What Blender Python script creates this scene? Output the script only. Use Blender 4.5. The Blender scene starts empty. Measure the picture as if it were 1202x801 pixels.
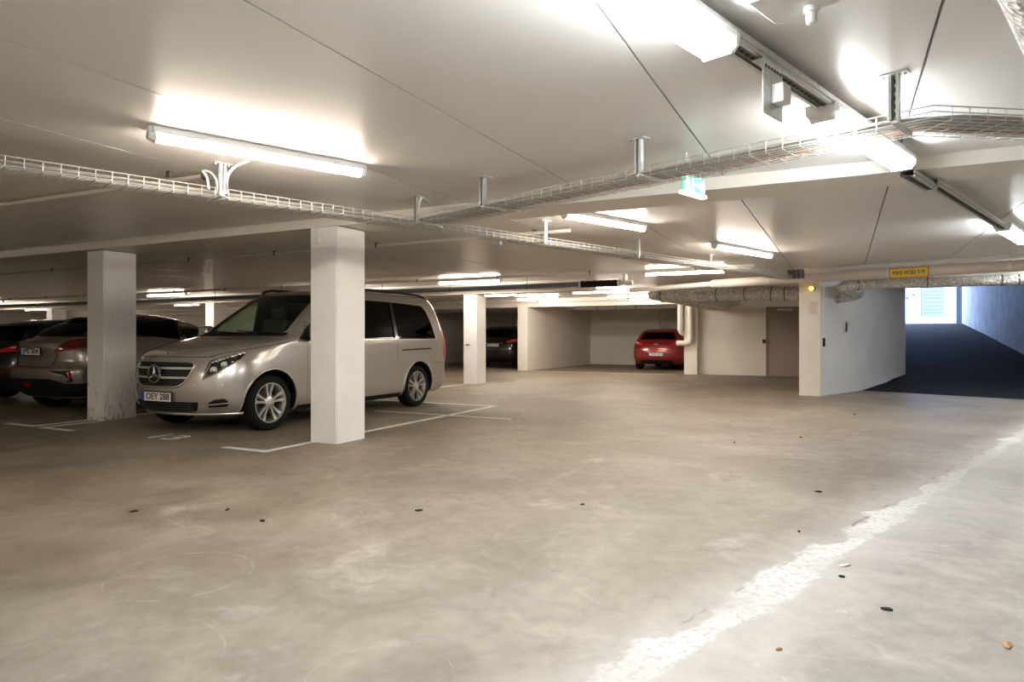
import bpy, bmesh, math, random
from mathutils import Vector, Matrix
random.seed(7)
C = bpy.context.scene.collection
SC = bpy.context.scene
PI = math.pi
# ---------------------------------------------------------------- camera frame
F, HY, CX, H = 780.0, 396.0, 601.0, 1.16
U = (0.4462, 0.8949)      # along the parking bays (away from camera, to the right)
V = (0.8949, -0.4462)     # across the bays (to the right, towards camera)
TA = math.atan2(U[1], U[0])
TV = math.atan2(V[1], V[0])
D = (0.7071, 0.7071)      # direction of the drive lane / ramp / lamp rail
E = (0.7071, -0.7071)
TD = PI/4
CEIL = 2.48
BEAM = 2.38
def ab(a, b): return (a*U[0]+b*V[0], a*U[1]+b*V[1])
def gp(x, y, z=0.0):      # photo point on the horizontal level z
    Y = F*(H-z)/(y-HY)
    return ((x-CX)/F*Y, Y)
# ---------------------------------------------------------------- helpers
def tagp(o, label=None, cat=None, group=None, kind=None):
    if label: o['label'] = label
    if cat: o['category'] = cat
    if group: o['group'] = group
    if kind: o['kind'] = kind
    return o
def link(o, parent=None):
    C.objects.link(o)
    if parent is not None: o.parent = parent
    return o
def M_of(o):
    m = Matrix.Translation(o.location) @ o.rotation_euler.to_matrix().to_4x4()
    return (M_of(o.parent) @ m) if o.parent else m
def thing(name, label, cat, loc=(0,0,0), rz=0.0, group=None):
    o = bpy.data.objects.new(name, None); o.empty_display_size = .2
    C.objects.link(o); o.location = loc; o.rotation_euler = (0,0,rz)
    return tagp(o, label, cat, group)
def obj(name, bm, mat, parent=None, world=False, smooth=None, recenter=False):
    me = bpy.data.meshes.new(name)
    if world and parent is not None:
        bm.transform(M_of(parent).inverted())
    loc = None
    if recenter and parent is None:
        xs=[v.co.x for v in bm.verts]; ys=[v.co.y for v in bm.verts]; zs=[v.co.z for v in bm.verts]
        loc = Vector(((min(xs)+max(xs))/2,(min(ys)+max(ys))/2,min(zs)))
        bm.transform(Matrix.Translation(-loc))
    bm.normal_update(); bm.to_mesh(me); bm.free()
    for m in (mat if isinstance(mat,(list,tuple)) else [mat]): me.materials.append(m)
    if smooth is not None:
        me.shade_smooth()
        if smooth < 170: me.set_sharp_from_angle(angle=math.radians(smooth))
    o = bpy.data.objects.new(name, me)
    link(o, parent)
    if loc is not None: o.location = loc
    return o
def single(name, bm, mat, label, cat, group=None, smooth=None):
    return tagp(obj(name, bm, mat, smooth=smooth, recenter=True), label, cat, group)
def struct(name, bm, mat, smooth=None, parent=None):
    o = obj(name, bm, mat, parent, world=parent is not None, smooth=smooth)
    if parent is None: o['kind'] = 'structure'
    return o
def box(bm, c, s, rz=0.0, mi=0, rot=None, bev=0.0):
    r = bmesh.ops.create_cube(bm, size=1.0)
    vs = r['verts']
    R = rot.to_4x4() if rot is not None else Matrix.Rotation(rz,4,'Z')
    bmesh.ops.scale(bm, vec=s, verts=vs)
    if bev:
        es = list({e for v in vs for e in v.link_edges})
        rr = bmesh.ops.bevel(bm, geom=es, offset=bev, segments=2, affect='EDGES', profile=.5)
        vs = list({v for f in rr['faces'] for v in f.verts} | {v for v in vs if v.is_valid})
    bmesh.ops.transform(bm, matrix=Matrix.Translation(c)@R, verts=vs)
    for v in vs:
        for f in v.link_faces: f.material_index = mi
    return vs
def bx(c, s, rz=0.0, bev=0.0):
    bm = bmesh.new(); box(bm, c, s, rz, bev=bev); return bm
def prism(bm, pts, z0, z1, mi=0):
    lo=[bm.verts.new((p[0],p[1],z0)) for p in pts]; hi=[bm.verts.new((p[0],p[1],z1)) for p in pts]
    n=len(pts); fs=[]
    A=sum(pts[i][0]*pts[(i+1)%n][1]-pts[(i+1)%n][0]*pts[i][1] for i in range(n))
    if A<0: lo.reverse(); hi.reverse()
    fs.append(bm.faces.new(lo[::-1])); fs.append(bm.faces.new(hi))
    for i in range(n):
        j=(i+1)%n; fs.append(bm.faces.new((lo[i],lo[j],hi[j],hi[i])))
    for f in fs: f.material_index=mi
def tube(bm, pts, r, seg=8, cap=True, mi=0, rfun=None):
    pts=[Vector(p) for p in pts]
    rings=[]; n=len(pts)
    up=Vector((0,0,1)); prev=None
    for i,p in enumerate(pts):
        t=(pts[min(i+1,n-1)]-pts[max(i-1,0)]).normalized()
        if prev is None:
            a = up if abs(t.dot(up))<.95 else Vector((1,0,0))
            nx=t.cross(a).normalized()
        else:
            nx=(prev-t*prev.dot(t))
            nx = nx.normalized() if nx.length>1e-6 else t.orthogonal().normalized()
        prev=nx; ny=t.cross(nx)
        rr=r if rfun is None else rfun(i/(n-1))*r
        rings.append([bm.verts.new(p+(nx*math.cos(2*PI*k/seg)+ny*math.sin(2*PI*k/seg))*rr) for k in range(seg)])
    for a,b in zip(rings,rings[1:]):
        for k in range(seg):
            f=bm.faces.new((a[k],b[k],b[(k+1)%seg],a[(k+1)%seg])); f.material_index=mi
    if cap:
        bm.faces.new(rings[0]).material_index=mi; bm.faces.new(rings[-1][::-1]).material_index=mi
    bmesh.ops.recalc_face_normals(bm, faces=bm.faces[:]) if False else None
def tb(pts, r, seg=8, **k):
    bm=bmesh.new(); tube(bm,pts,r,seg,**k); return bm
def lathe(bm, prof, seg=32, axis='Z', M=None, mi=0, closed=False):
    rings=[]
    for (r,z) in prof:
        ring=[]
        for k in range(seg):
            a=2*PI*k/seg; co=Vector((r*math.cos(a), r*math.sin(a), z))
            if axis=='Y': co=Vector((co.x, co.z, -co.y))
            if axis=='X': co=Vector((co.z, co.y, -co.x))
            if M is not None: co=M@co
            ring.append(bm.verts.new(co))
        rings.append(ring)
    prs=list(zip(rings,rings[1:]))
    if closed: prs.append((rings[-1],rings[0]))
    for a,b in prs:
        for k in range(seg):
            bm.faces.new((a[k],a[(k+1)%seg],b[(k+1)%seg],b[k])).material_index=mi
    if not closed:
        for rg,s in ((rings[0],-1),(rings[-1],1)):
            bm.faces.new(rg[::s]).material_index=mi
def smoothpts(pts, n=6):   # Catmull-Rom
    P=[Vector(p) for p in pts]; out=[]
    for i in range(len(P)-1):
        p0=P[max(i-1,0)];p1=P[i];p2=P[i+1];p3=P[min(i+2,len(P)-1)]
        for k in range(n):
            t=k/n
            out.append(.5*((2*p1)+(p2-p0)*t+(2*p0-5*p1+4*p2-p3)*t*t+(3*p1-p0-3*p2+p3)*t**3))
    out.append(P[-1]); return out
def text_bm(s, size, ext=.002, bold=0.0):
    cu=bpy.data.curves.new('t','FONT'); cu.body=s; cu.size=size; cu.extrude=ext; cu.align_x='CENTER'; cu.align_y='CENTER'
    cu.offset=0.0 if 'M' in s else bold; cu.resolution_u=4
    o=bpy.data.objects.new('t',cu); C.objects.link(o)
    dg=bpy.context.evaluated_depsgraph_get(); dg.update()
    me=bpy.data.meshes.new_from_object(o.evaluated_get(dg))
    bm=bmesh.new(); bm.from_mesh(me)
    if 'M' in s and bold>0:
        for dx,dy in ((bold,0),(0,bold),(-bold,0)):
            n=len(bm.verts); bm.from_mesh(me); bm.verts.ensure_lookup_table()
            for v in bm.verts[n:]: v.co.x+=dx; v.co.y+=dy; v.co.z+=.00005*(1+dx*100)
    bpy.data.objects.remove(o); bpy.data.curves.remove(cu); bpy.data.meshes.remove(me)
    return bm
# ---------------------------------------------------------------- materials
def mat(name, col, rough=.5, metal=0.0, spec=.5, emit=None, es=0.0, coat=0.0, bump=0.0, bscale=40, nz=0.0, nscale=5, tr=0.0):
    m=bpy.data.materials.new(name); m.use_nodes=True; nt=m.node_tree; b=nt.nodes['Principled BSDF']
    b.inputs['Base Color'].default_value=(*col,1); b.inputs['Roughness'].default_value=rough; b.inputs['Metallic'].default_value=metal
    b.inputs['Specular IOR Level'].default_value=spec; b.inputs['Coat Weight'].default_value=coat; b.inputs['Coat Roughness'].default_value=.06
    if emit: b.inputs['Emission Color'].default_value=(*emit,1); b.inputs['Emission Strength'].default_value=es
    if bump or nz:
        tc=nt.nodes.new('ShaderNodeTexCoord')
    if bump:
        n=nt.nodes.new('ShaderNodeTexNoise'); n.inputs['Scale'].default_value=bscale; n.inputs['Detail'].default_value=3
        bp=nt.nodes.new('ShaderNodeBump'); bp.inputs['Strength'].default_value=bump; bp.inputs['Distance'].default_value=.01
        nt.links.new(tc.outputs['Object'],n.inputs['Vector']); nt.links.new(n.outputs['Fac'],bp.inputs['Height']); nt.links.new(bp.outputs['Normal'],b.inputs['Normal'])
    if nz:
        n=nt.nodes.new('ShaderNodeTexNoise'); n.inputs['Scale'].default_value=nscale; n.inputs['Detail'].default_value=5
        r=nt.nodes.new('ShaderNodeValToRGB'); r.color_ramp.elements[0].position=.3; r.color_ramp.elements[1].position=.7
        r.color_ramp.elements[0].color=(*[c*(1-nz) for c in col],1); r.color_ramp.elements[1].color=(*[min(1,c*(1+nz)) for c in col],1)
        nt.links.new(tc.outputs['Object'],n.inputs['Vector']); nt.links.new(n.outputs['Fac'],r.inputs['Fac']); nt.links.new(r.outputs['Color'],b.inputs['Base Color'])
    return m
def glass_mat(name, tint, rough=.02):
    m=bpy.data.materials.new(name); m.use_nodes=True; nt=m.node_tree; nt.nodes.clear()
    out=nt.nodes.new('ShaderNodeOutputMaterial'); mx=nt.nodes.new('ShaderNodeMixShader'); t=nt.nodes.new('ShaderNodeBsdfTransparent'); g=nt.nodes.new('ShaderNodeBsdfGlossy'); fr=nt.nodes.new('ShaderNodeFresnel')
    t.inputs['Color'].default_value=(*tint,1); g.inputs['Roughness'].default_value=rough; 
    ge=nt.nodes.new('ShaderNodeNewGeometry'); mr=nt.nodes.new('ShaderNodeMapRange'); mr.inputs['To Min'].default_value=1.33; mr.inputs['To Max'].default_value=1/1.33
    nt.links.new(ge.outputs['Backfacing'],mr.inputs['Value']); nt.links.new(mr.outputs[0],fr.inputs['IOR'])
    nt.links.new(fr.outputs[0],mx.inputs[0]); nt.links.new(t.outputs[0],mx.inputs[1]); nt.links.new(g.outputs[0],mx.inputs[2]); nt.links.new(mx.outputs[0],out.inputs[0])
    return m
WARM=(1.0,.88,.75); NEUT=(.93,.97,1.0)
MT={}
MT['wall']=mat('wall_paint',(.83,.79,.72),.7,bump=.25,bscale=9,nz=.05,nscale=1.3)
MT['col']=mat('column_paint',(.88,.87,.845),.55,bump=.2,bscale=14,nz=.04,nscale=3)
MT['wallwhite']=mat('white_wall_paint',(.82,.82,.82),.6,bump=.2,bscale=12,nz=.04,nscale=2)
MT['beam']=mat('beam_paint',(.82,.78,.71),.5,nz=.03,nscale=2)
MT['white']=mat('white_plastic',(.82,.82,.80),.4)
MT['steel']=mat('galvanized_steel',(.66,.67,.65),.42,.55,nz=.12,nscale=30)
MT['darksteel']=mat('dark_steel',(.14,.14,.13),.45,.6)
MT['black']=mat('black_plastic',(.008,.008,.008),.5,spec=.3)
MT['gloss']=mat('gloss_black',(.01,.01,.011),.12,coat=.5)
MT['paintsilver']=mat('champagne_silver_paint',(.55,.515,.47),.27,.6,coat=1.0)
MT['paintgrey']=mat('grey_beige_paint',(.32,.28,.25),.3,.55,coat=1.0)
MT['paintred']=mat('red_paint',(.24,.008,.010),.32,.25,coat=1.0)
MT['paintblack']=mat('black_paint',(.012,.012,.013),.25,.1,coat=1.0)
MT['chrome']=mat('chrome',(.8,.8,.8),.12,1.0)
MT['alloy']=mat('alloy',(.66,.65,.63),.28,.9)
MT['tire']=mat('tire_rubber',(.009,.009,.009),.8,spec=.2,bump=.2,bscale=60)
MT['glass']=glass_mat('clear_tinted_glass',(.80,.86,.80))
MT['darkglass']=glass_mat('dark_privacy_glass',(.10,.11,.10))
MT['lens']=glass_mat('headlight_lens',(.85,.87,.88))
MT['red']=mat('red_lens',(.75,.03,.02),.12,coat=1.0)
MT['redref']=mat('red_reflector',(.30,.008,.01),.2)
MT['amberlens']=mat('smoked_red_lens',(.10,.02,.012),.1,coat=1.0)
MT['plate']=mat('plate_white',(.85,.85,.83),.4)
MT['blue']=mat('plate_blue',(.02,.07,.45),.4)
MT['interior']=mat('interior_fabric',(.05,.048,.045),.85)
MT['seat']=mat('seat_leather',(.12,.115,.11),.6)
MT['line']=mat('line_paint',(.72,.70,.66),.6,nz=.12,nscale=12)
MT['door']=mat('door_paint',(.36,.29,.25),.45)
MT['pipe']=mat('beige_pipe',(.60,.54,.47),.4,.0)
MT['pipewhite']=mat('white_pipe',(.78,.75,.70),.35)
MT['pvc']=mat('grey_pvc_pipe',(.16,.18,.21),.35)
MT['yellow']=mat('sign_yellow',(.70,.52,.05),.5)
MT['signred']=mat('sign_red',(.55,.10,.02),.5)
MT['orange']=mat('orange_cable',(.62,.20,.08),.5)
MT['cablegrey']=mat('grey_cable',(.40,.37,.33),.55)
MT['cablewhite']=mat('white_cable',(.75,.73,.68),.5)
MT['paper']=mat('paper_sheet',(.74,.68,.64),.7)
MT['redink']=mat('red_print',(.62,.36,.34),.7)
MT['facade']=mat('facade_render',(.62,.64,.70),.8)
MT['shutter']=mat('shutter_panel',(.20,.205,.29),.6)
MT['navy']=mat('dark_blue_steel',(.01,.018,.035),.5)
MT['green']=mat('exit_green',(.10,.62,.38),.4,emit=(.25,.9,.6),es=.28)
MT['exitwhite']=mat('exit_white',(.9,.95,.92),.4,emit=(.9,1,.95),es=.9)
MT['amber']=mat('amber_lamp',(.9,.45,.05),.3,emit=(1,.5,.05),es=2.5)
LW=34.0
MT['lampwarm']=mat('warm_diffuser',(.9,.88,.84),.4,emit=WARM,es=LW*1.3)
MT['lampcool']=mat('neutral_diffuser',(.9,.9,.9),.4,emit=NEUT,es=LW*.80)
# insulation foil
def foil():
    m=mat('foil_insulation',(.66,.64,.60),.42,.35); nt=m.node_tree; b=nt.nodes['Principled BSDF']
    tc=nt.nodes.new('ShaderNodeTexCoord'); v=nt.nodes.new('ShaderNodeTexVoronoi'); v.inputs['Scale'].default_value=38
    n=nt.nodes.new('ShaderNodeTexNoise'); n.inputs['Scale'].default_value=14; n.inputs['Detail'].default_value=4
    bp=nt.nodes.new('ShaderNodeBump'); bp.inputs['Strength'].default_value=.8; bp.inputs['Distance'].default_value=.02
    ad=nt.nodes.new('ShaderNodeMath'); ad.operation='ADD'
    nt.links.new(tc.outputs['Object'],v.inputs['Vector']); nt.links.new(tc.outputs['Object'],n.inputs['Vector'])
    nt.links.new(v.outputs['Distance'],ad.inputs[0]); nt.links.new(n.outputs['Fac'],ad.inputs[1]); nt.links.new(ad.outputs[0],bp.inputs['Height']); nt.links.new(bp.outputs['Normal'],b.inputs['Normal'])
    r=nt.nodes.new('ShaderNodeValToRGB'); r.color_ramp.elements[0].position=.35; r.color_ramp.elements[0].color=(.42,.40,.37,1); r.color_ramp.elements[1].position=.75; r.color_ramp.elements[1].color=(.86,.84,.80,1); v2=nt.nodes.new('ShaderNodeTexNoise'); v2.inputs['Scale'].default_value=22; v2.inputs['Detail'].default_value=3; nt.links.new(tc.outputs['Object'],v2.inputs['Vector']); nt.links.new(v2.outputs['Fac'],r.inputs['Fac']); nt.links.new(r.outputs['Color'],b.inputs['Base Color'])
    return m
MT['foil']=foil()
def scuffed():
    m=mat('scuffed_column_paint',(.84,.82,.78),.6); nt=m.node_tree; N=nt.nodes; L=nt.links; b=N['Principled BSDF']
    tc=N.new('ShaderNodeTexCoord'); mp=N.new('ShaderNodeMapping'); mp.inputs['Scale'].default_value=(1,1,.35); n=N.new('ShaderNodeTexNoise'); n.inputs['Scale'].default_value=16; n.inputs['Detail'].default_value=8; n.inputs['Roughness'].default_value=.75; n.inputs['Distortion'].default_value=1.5
    L.new(tc.outputs['Object'],mp.inputs[0]); L.new(mp.outputs[0],n.inputs['Vector'])
    sx=N.new('ShaderNodeSeparateXYZ'); L.new(tc.outputs['Object'],sx.inputs[0])
    r=N.new('ShaderNodeMapRange'); r.inputs['From Min'].default_value=.75; r.inputs['From Max'].default_value=.05; r.inputs['To Min'].default_value=0; r.inputs['To Max'].default_value=.13; L.new(sx.outputs[2],r.inputs['Value'])
    a=N.new('ShaderNodeMath'); a.operation='ADD'; L.new(n.outputs['Fac'],a.inputs[0]); L.new(r.outputs[0],a.inputs[1])
    c=N.new('ShaderNodeValToRGB'); c.color_ramp.elements[0].position=.60; c.color_ramp.elements[0].color=(.84,.82,.78,1); c.color_ramp.elements[1].position=.74; c.color_ramp.elements[1].color=(.34,.29,.24,1)
    L.new(a.outputs[0],c.inputs['Fac']); L.new(c.outputs['Color'],b.inputs['Base Color']); return m
MT['scuffed']=scuffed()
def ceilmat():
    m=mat('ceiling_panel',(.80,.78,.75),.34,spec=.45); nt=m.node_tree; b=nt.nodes['Principled BSDF']
    tc=nt.nodes.new('ShaderNodeTexCoord'); mp=nt.nodes.new('ShaderNodeMapping'); mp.inputs['Rotation'].default_value=(0,0,-TA); mp.inputs['Scale'].default_value=(.15,1.3,1)
    n=nt.nodes.new('ShaderNodeTexNoise'); n.inputs['Scale'].default_value=2.2; n.inputs['Detail'].default_value=2
    bp=nt.nodes.new('ShaderNodeBump'); bp.inputs['Strength'].default_value=.30; bp.inputs['Distance'].default_value=.02
    nt.links.new(tc.outputs['Object'],mp.inputs[0]); nt.links.new(mp.outputs[0],n.inputs['Vector']); nt.links.new(n.outputs['Fac'],bp.inputs['Height']); nt.links.new(bp.outputs['Normal'],b.inputs['Normal'])
    return m
MT['ceil']=ceilmat()
def floormat():
    m=bpy.data.materials.new('worn_concrete_floor'); m.use_nodes=True; nt=m.node_tree; N=nt.nodes; L=nt.links; b=N['Principled BSDF']
    tc=N.new('ShaderNodeTexCoord')
    def sock(i,v):
        if isinstance(v,(int,float)): i.default_value=v
        else: L.new(v,i)
    def math_(op,a,b_=0.0,c=None,clamp=False):
        n=N.new('ShaderNodeMath'); n.operation=op; n.use_clamp=clamp; sock(n.inputs[0],a); sock(n.inputs[1],b_)
        if c is not None: sock(n.inputs[2],c)
        return n.outputs[0]
    def noise(scale,detail=5,rough=.55,vec=None,dist=0.0):
        n=N.new('ShaderNodeTexNoise'); n.inputs['Scale'].default_value=scale; n.inputs['Detail'].default_value=detail; n.inputs['Roughness'].default_value=rough; n.inputs['Distortion'].default_value=dist
        L.new(vec if vec is not None else tc.outputs['Object'],n.inputs['Vector']); return n.outputs['Fac']
    def ramp(fac,stops):
        r=N.new('ShaderNodeValToRGB'); e=r.color_ramp.elements
        e[0].position,e[0].color=stops[0][0],(*stops[0][1],1); e[1].position,e[1].color=stops[-1][0],(*stops[-1][1],1)
        for p,c in stops[1:-1]:
            x=e.new(p); x.color=(*c,1)
        L.new(fac,r.inputs['Fac']); return r.outputs['Color']
    def mix(fac,a,b_,mode='MIX'):
        n=N.new('ShaderNodeMix'); n.data_type='RGBA'; n.blend_type=mode; sock(n.inputs['Factor'],fac)
        for i,v in ((6,a),(7,b_)):
            if isinstance(v,tuple): n.inputs[i].default_value=(*v,1)
            else: L.new(v,n.inputs[i])
        return n.outputs[2]
    def g(v): return (v,v,v)
    sx=N.new('ShaderNodeSeparateXYZ'); L.new(tc.outputs['Object'],sx.inputs[0]); X,Y=sx.outputs[0],sx.outputs[1]
    big=noise(.45,4,.6,dist=.6); med=noise(1.6,6,.62,dist=1.1); fine=noise(9,5,.65,dist=.5); tiny=noise(60,2)
    base=ramp(big,[(.30,(.212,.182,.148)),(.52,(.284,.253,.214)),(.72,(.358,.331,.296))])
    base=mix(.8,base,ramp(med,[(.30,(.66,.64,.61)),(.50,(.97,.96,.95)),(.68,(1.22,1.21,1.20))]),'MULTIPLY')
    base=mix(.6,base,ramp(fine,[(.35,(.82,.82,.81)),(.5,(1,1,1)),(.66,(1.13,1.13,1.13))]),'MULTIPLY')
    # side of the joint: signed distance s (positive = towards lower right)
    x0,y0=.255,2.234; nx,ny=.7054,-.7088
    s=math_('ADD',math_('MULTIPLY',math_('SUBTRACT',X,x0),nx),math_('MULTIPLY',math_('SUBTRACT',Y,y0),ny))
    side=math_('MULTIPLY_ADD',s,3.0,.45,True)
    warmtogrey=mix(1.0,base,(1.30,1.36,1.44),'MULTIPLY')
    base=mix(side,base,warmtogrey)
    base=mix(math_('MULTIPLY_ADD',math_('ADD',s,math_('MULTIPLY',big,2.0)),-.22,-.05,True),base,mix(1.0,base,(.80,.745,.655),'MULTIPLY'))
    # trowel swirls and tyre arcs
    def ring(cx,cy,r,w,amt):
        dx=math_('SUBTRACT',X,cx); dy=math_('SUBTRACT',Y,cy)
        d=math_('SQRT',math_('ADD',math_('MULTIPLY',dx,dx),math_('MULTIPLY',dy,dy)))
        k=math_('ABSOLUTE',math_('SUBTRACT',math_('ADD',d,math_('MULTIPLY',med,.05)),r+.025))
        f=math_('SUBTRACT',1.0,math_('DIVIDE',k,w),None,True)
        return math_('MULTIPLY',math_('MULTIPLY',f,amt),math_('MULTIPLY_ADD',fine,6.0,-2.5,True))
    rings=None
    for c in [(-1.62,3.25,.33,.005,.5),(-1.45,2.35,.40,.004,.3),(1.3,3.5,1.1,.02,.10),(1.35,3.45,1.5,.03,.10),(-.3,4.6,.9,.02,.12),(-.35,4.6,1.25,.02,.10),(-.45,2.25,.25,.004,.25)]:
        r_=ring(*c); rings=r_ if rings is None else math_('MAXIMUM',rings,r_)
    base=mix(rings,base,(.62,.60,.56))
    # pale worn patches
    pn=noise(.9,5,.6,dist=1.5); pf=math_('MULTIPLY',math_('MULTIPLY_ADD',pn,6.0,-3.45,True),math_('MULTIPLY_ADD',fine,3.0,-.9,True))
    base=mix(math_('MULTIPLY',pf,.55),base,(.55,.53,.49))
    # dark stains
    dn=noise(1.1,4,.6,dist=.7); df=math_('MULTIPLY_ADD',dn,-7.0,2.55,True)
    base=mix(math_('MULTIPLY',df,.45),base,(.15,.12,.085))
    # lime band along the joint
    n1=noise(2.2,6,.65); n2=noise(7,5,.7)
    sw=math_('ADD',s,math_('MULTIPLY_ADD',n1,.24,-.12)); sw=math_('ADD',sw,math_('MULTIPLY_ADD',n2,.12,-.06))
    wide=math_('ADD',math_('MULTIPLY_ADD',noise(1.1,3),.26,-.048),math_('MULTIPLY',Y,-.0045)); wide=math_('MAXIMUM',wide,.008)
    k=math_('ABSOLUTE',math_('SUBTRACT',sw,.075))
    bandf=math_('SUBTRACT',1.35,math_('DIVIDE',k,wide),None,False)
    bandf=math_('MULTIPLY',bandf,2.6,None,True)
    halo=math_('SUBTRACT',1.0,math_('DIVIDE',math_('ABSOLUTE',math_('SUBTRACT',sw,.12)),.42),None,True)
    base=mix(math_('MULTIPLY',halo,.45),base,(.60,.59,.57))
    crumb=math_('MULTIPLY_ADD',noise(26,4,.7),9.0,-4.6,True)
    bandf=math_('MULTIPLY',bandf,math_('MULTIPLY_ADD',noise(4.5,6,.75,dist=.8),5.0,-.6,True))
    bandf=math_('MULTIPLY',bandf,math_('MULTIPLY_ADD',noise(1.7,4,.65),3.2,-.75,True))
    # thin wisps spreading to the right of the band
    wf=math_('MULTIPLY',math_('MULTIPLY_ADD',noise(2.6,6,.7,dist=2.0),9.0,-5.2,True),math_('SUBTRACT',1.0,math_('DIVIDE',math_('ABSOLUTE',math_('SUBTRACT',s,.35)),.55),None,True)); base=mix(math_('MULTIPLY',wf,.5),base,(.60,.59,.57))
    lime=mix(math_('MULTIPLY',crumb,.5),(.60,.59,.58),(.30,.27,.23))
    base=mix(bandf,base,lime)
    # thin ragged dark crack on the far side of the band
    n4=noise(5,6,.75); kc=math_('ABSOLUTE',math_('ADD',math_('ADD',s,.02),math_('MULTIPLY_ADD',n4,.10,-.05)))
    cf=math_('MULTIPLY',math_('SUBTRACT',1.0,math_('DIVIDE',kc,.012),None,True),math_('MULTIPLY_ADD',noise(3,3),6.0,-2.9,True))
    base=mix(math_('MULTIPLY',cf,.85),base,(.12,.10,.08))
    sp=math_('MULTIPLY_ADD',tiny,10.0,-6.9,True); base=mix(math_('MULTIPLY',sp,.35),base,(.62,.60,.56))
    L.new(base,b.inputs['Base Color'])
    rg=math_('MULTIPLY_ADD',med,.35,.36); rg=math_('ADD',rg,math_('MULTIPLY',bandf,.3)); L.new(rg,b.inputs['Roughness'])
    b.inputs['Specular IOR Level'].default_value=.38
    bp=N.new('ShaderNodeBump'); bp.inputs['Strength'].default_value=.35; bp.inputs['Distance'].default_value=.006
    hgt=math_('ADD',math_('MULTIPLY',bandf,.8),math_('ADD',fine,math_('MULTIPLY',tiny,.3))); L.new(hgt,bp.inputs['Height']); L.new(bp.outputs[0],b.inputs['Normal'])
    return m
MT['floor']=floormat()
MT['ramp']=mat('ramp_unlit_dark',(.020,.021,.024),.9,spec=.2,bump=.3,bscale=30,nz=.25,nscale=3)  # dark base colour stands in for the ramp lying unlit
MT['rampwall']=mat('ramp_concrete',(.62,.63,.66),.7,bump=.3,bscale=8,nz=.15,nscale=2.5)
# ================================================================ THE ROOM
def slab(p0, p1, z0, z1, th, side=1):
    """vertical wall from p0 to p1, thickness th to the left (side=1) or right (-1) of the direction"""
    d=Vector((p1[0]-p0[0],p1[1]-p0[1])); d.normalize(); n=Vector((-d.y,d.x))*th*side
    bm=bmesh.new(); prism(bm,[p0,p1,(p1[0]+n.x,p1[1]+n.y),(p0[0]+n.x,p0[1]+n.y)],z0,z1); return bm
def abox(bm, a0,a1,b0,b1,z0,z1,mi=0):
    prism(bm,[ab(a0,b0),ab(a1,b0),ab(a1,b1),ab(a0,b1)],z0,z1,mi)
JL=(7.6,14.45); JR=(10.47,11.28)
PL=(5.724,13.25); PM=(6.05,13.06); WE=(9.55,16.13); WC=(13.3,27.8); RN=(14.12,18.33); RC=(17.95,26.5)
# floor: one slab, cut off at the joint of the ramp
bm=bmesh.new()
fl=[ab(-4.2,-40.3), ab(-4.2,12.5), (9.0+1.2,-9.0), (JR[0]+.6,JR[1]-.66), JL, (9.5,16.1), (10.0,19.5), ab(27.5,.7), ab(27.5,-40.3)]
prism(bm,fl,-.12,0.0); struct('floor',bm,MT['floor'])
# ramp: rises from the joint towards the street
def rz_(p, k=.12): return k*max(0.0,(p[0]-JL[0])*.3+(p[1]-JL[1])*.954)
bm=bmesh.new()
rows=[]
Lp=[JL,(8.6,15.25),WE,(11.4,22.0),WC]; Rp=[(JR[0]+.6,JR[1]-.66),(12.4,14.4),(14.3,18.3),(16.3,22.4),(18.2,26.4)]
Lp[2]=(9.47,16.15)
for l,r in zip(Lp,Rp):
    row=[]
    for i in range(9):
        t=i/8; x=l[0]+(r[0]-l[0])*t; y=l[1]+(r[1]-l[1])*t
        z=.12*max(0,((x-JL[0])*.7+(y-JL[1])*.714)*1.0)
        zz=max(0.0,min(1.71,rz_((x,y)))) if l is not Lp[0] else 0.0
        row.append(bm.verts.new((x,y,zz)))
    rows.append(row)
for a,b in zip(rows,rows[1:]):
    for i in range(8): bm.faces.new((a[i],a[i+1],b[i+1],b[i]))
ex=bmesh.ops.extrude_face_region(bm,geom=bm.faces[:])
for g_ in ex['geom']:
    if isinstance(g_,bmesh.types.BMVert): g_.co.z-=.15
bmesh.ops.recalc_face_normals(bm,faces=bm.faces[:])
o=single('ramp',bm,MT['ramp'],'ramp coloured dark for lack of light, rising behind the white wall to daylight','ramp'); o['kind']='structure'
# ground outside, above the ramp
bm=bmesh.new(); prism(bm,[WC,(18.2,26.35),(26,28),(32,44),(0,44),(8,28)],1.55,1.712); o=struct('ground',bm,MT['facade'])
# ceiling panels with open joints between them, plus the slab behind
def clip(poly,n,c):
    out=[]
    for i in range(len(poly)):
        p,q=poly[i],poly[(i+1)%len(poly)]; dp=n[0]*p[0]+n[1]*p[1]-c; dq=n[0]*q[0]+n[1]*q[1]-c
        if dp<=0: out.append(p)
        if dp*dq<0:
            t=dp/(dp-dq); out.append((p[0]+(q[0]-p[0])*t,p[1]+(q[1]-p[1])*t))
    return out
bm=bmesh.new()
jn=(.7411,.6714); jc=jn[0]*JL[0]+jn[1]*JL[1]
b=.35
edges=[b-1.225*k for k in range(34)][::-1]+[b+1.225*k for k in range(1,12)]
for b0,b1 in zip(edges,edges[1:]):
    for a0,a1 in ((-4.1,27.4),):
        poly=[ab(a0,b0+.006),ab(a1,b0+.006),ab(a1,b1-.006),ab(a0,b1-.006)]
        if b1>-.4: poly=clip(poly,jn,jc)
        if len(poly)>2: prism(bm,poly,CEIL,CEIL+.03)
struct('ceiling',bm,MT['ceil'])
bm=bmesh.new()
prism(bm,[ab(-4.6,-41),ab(-4.6,-.4),ab(27.9,-.4),ab(27.9,-41)],CEIL+.03,CEIL+.12)
prism(bm,clip([ab(-4.6,-.4),ab(-4.6,15),ab(27.9,15),ab(27.9,-.4)],jn,jc+.02),CEIL+.03,CEIL+.12)
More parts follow.
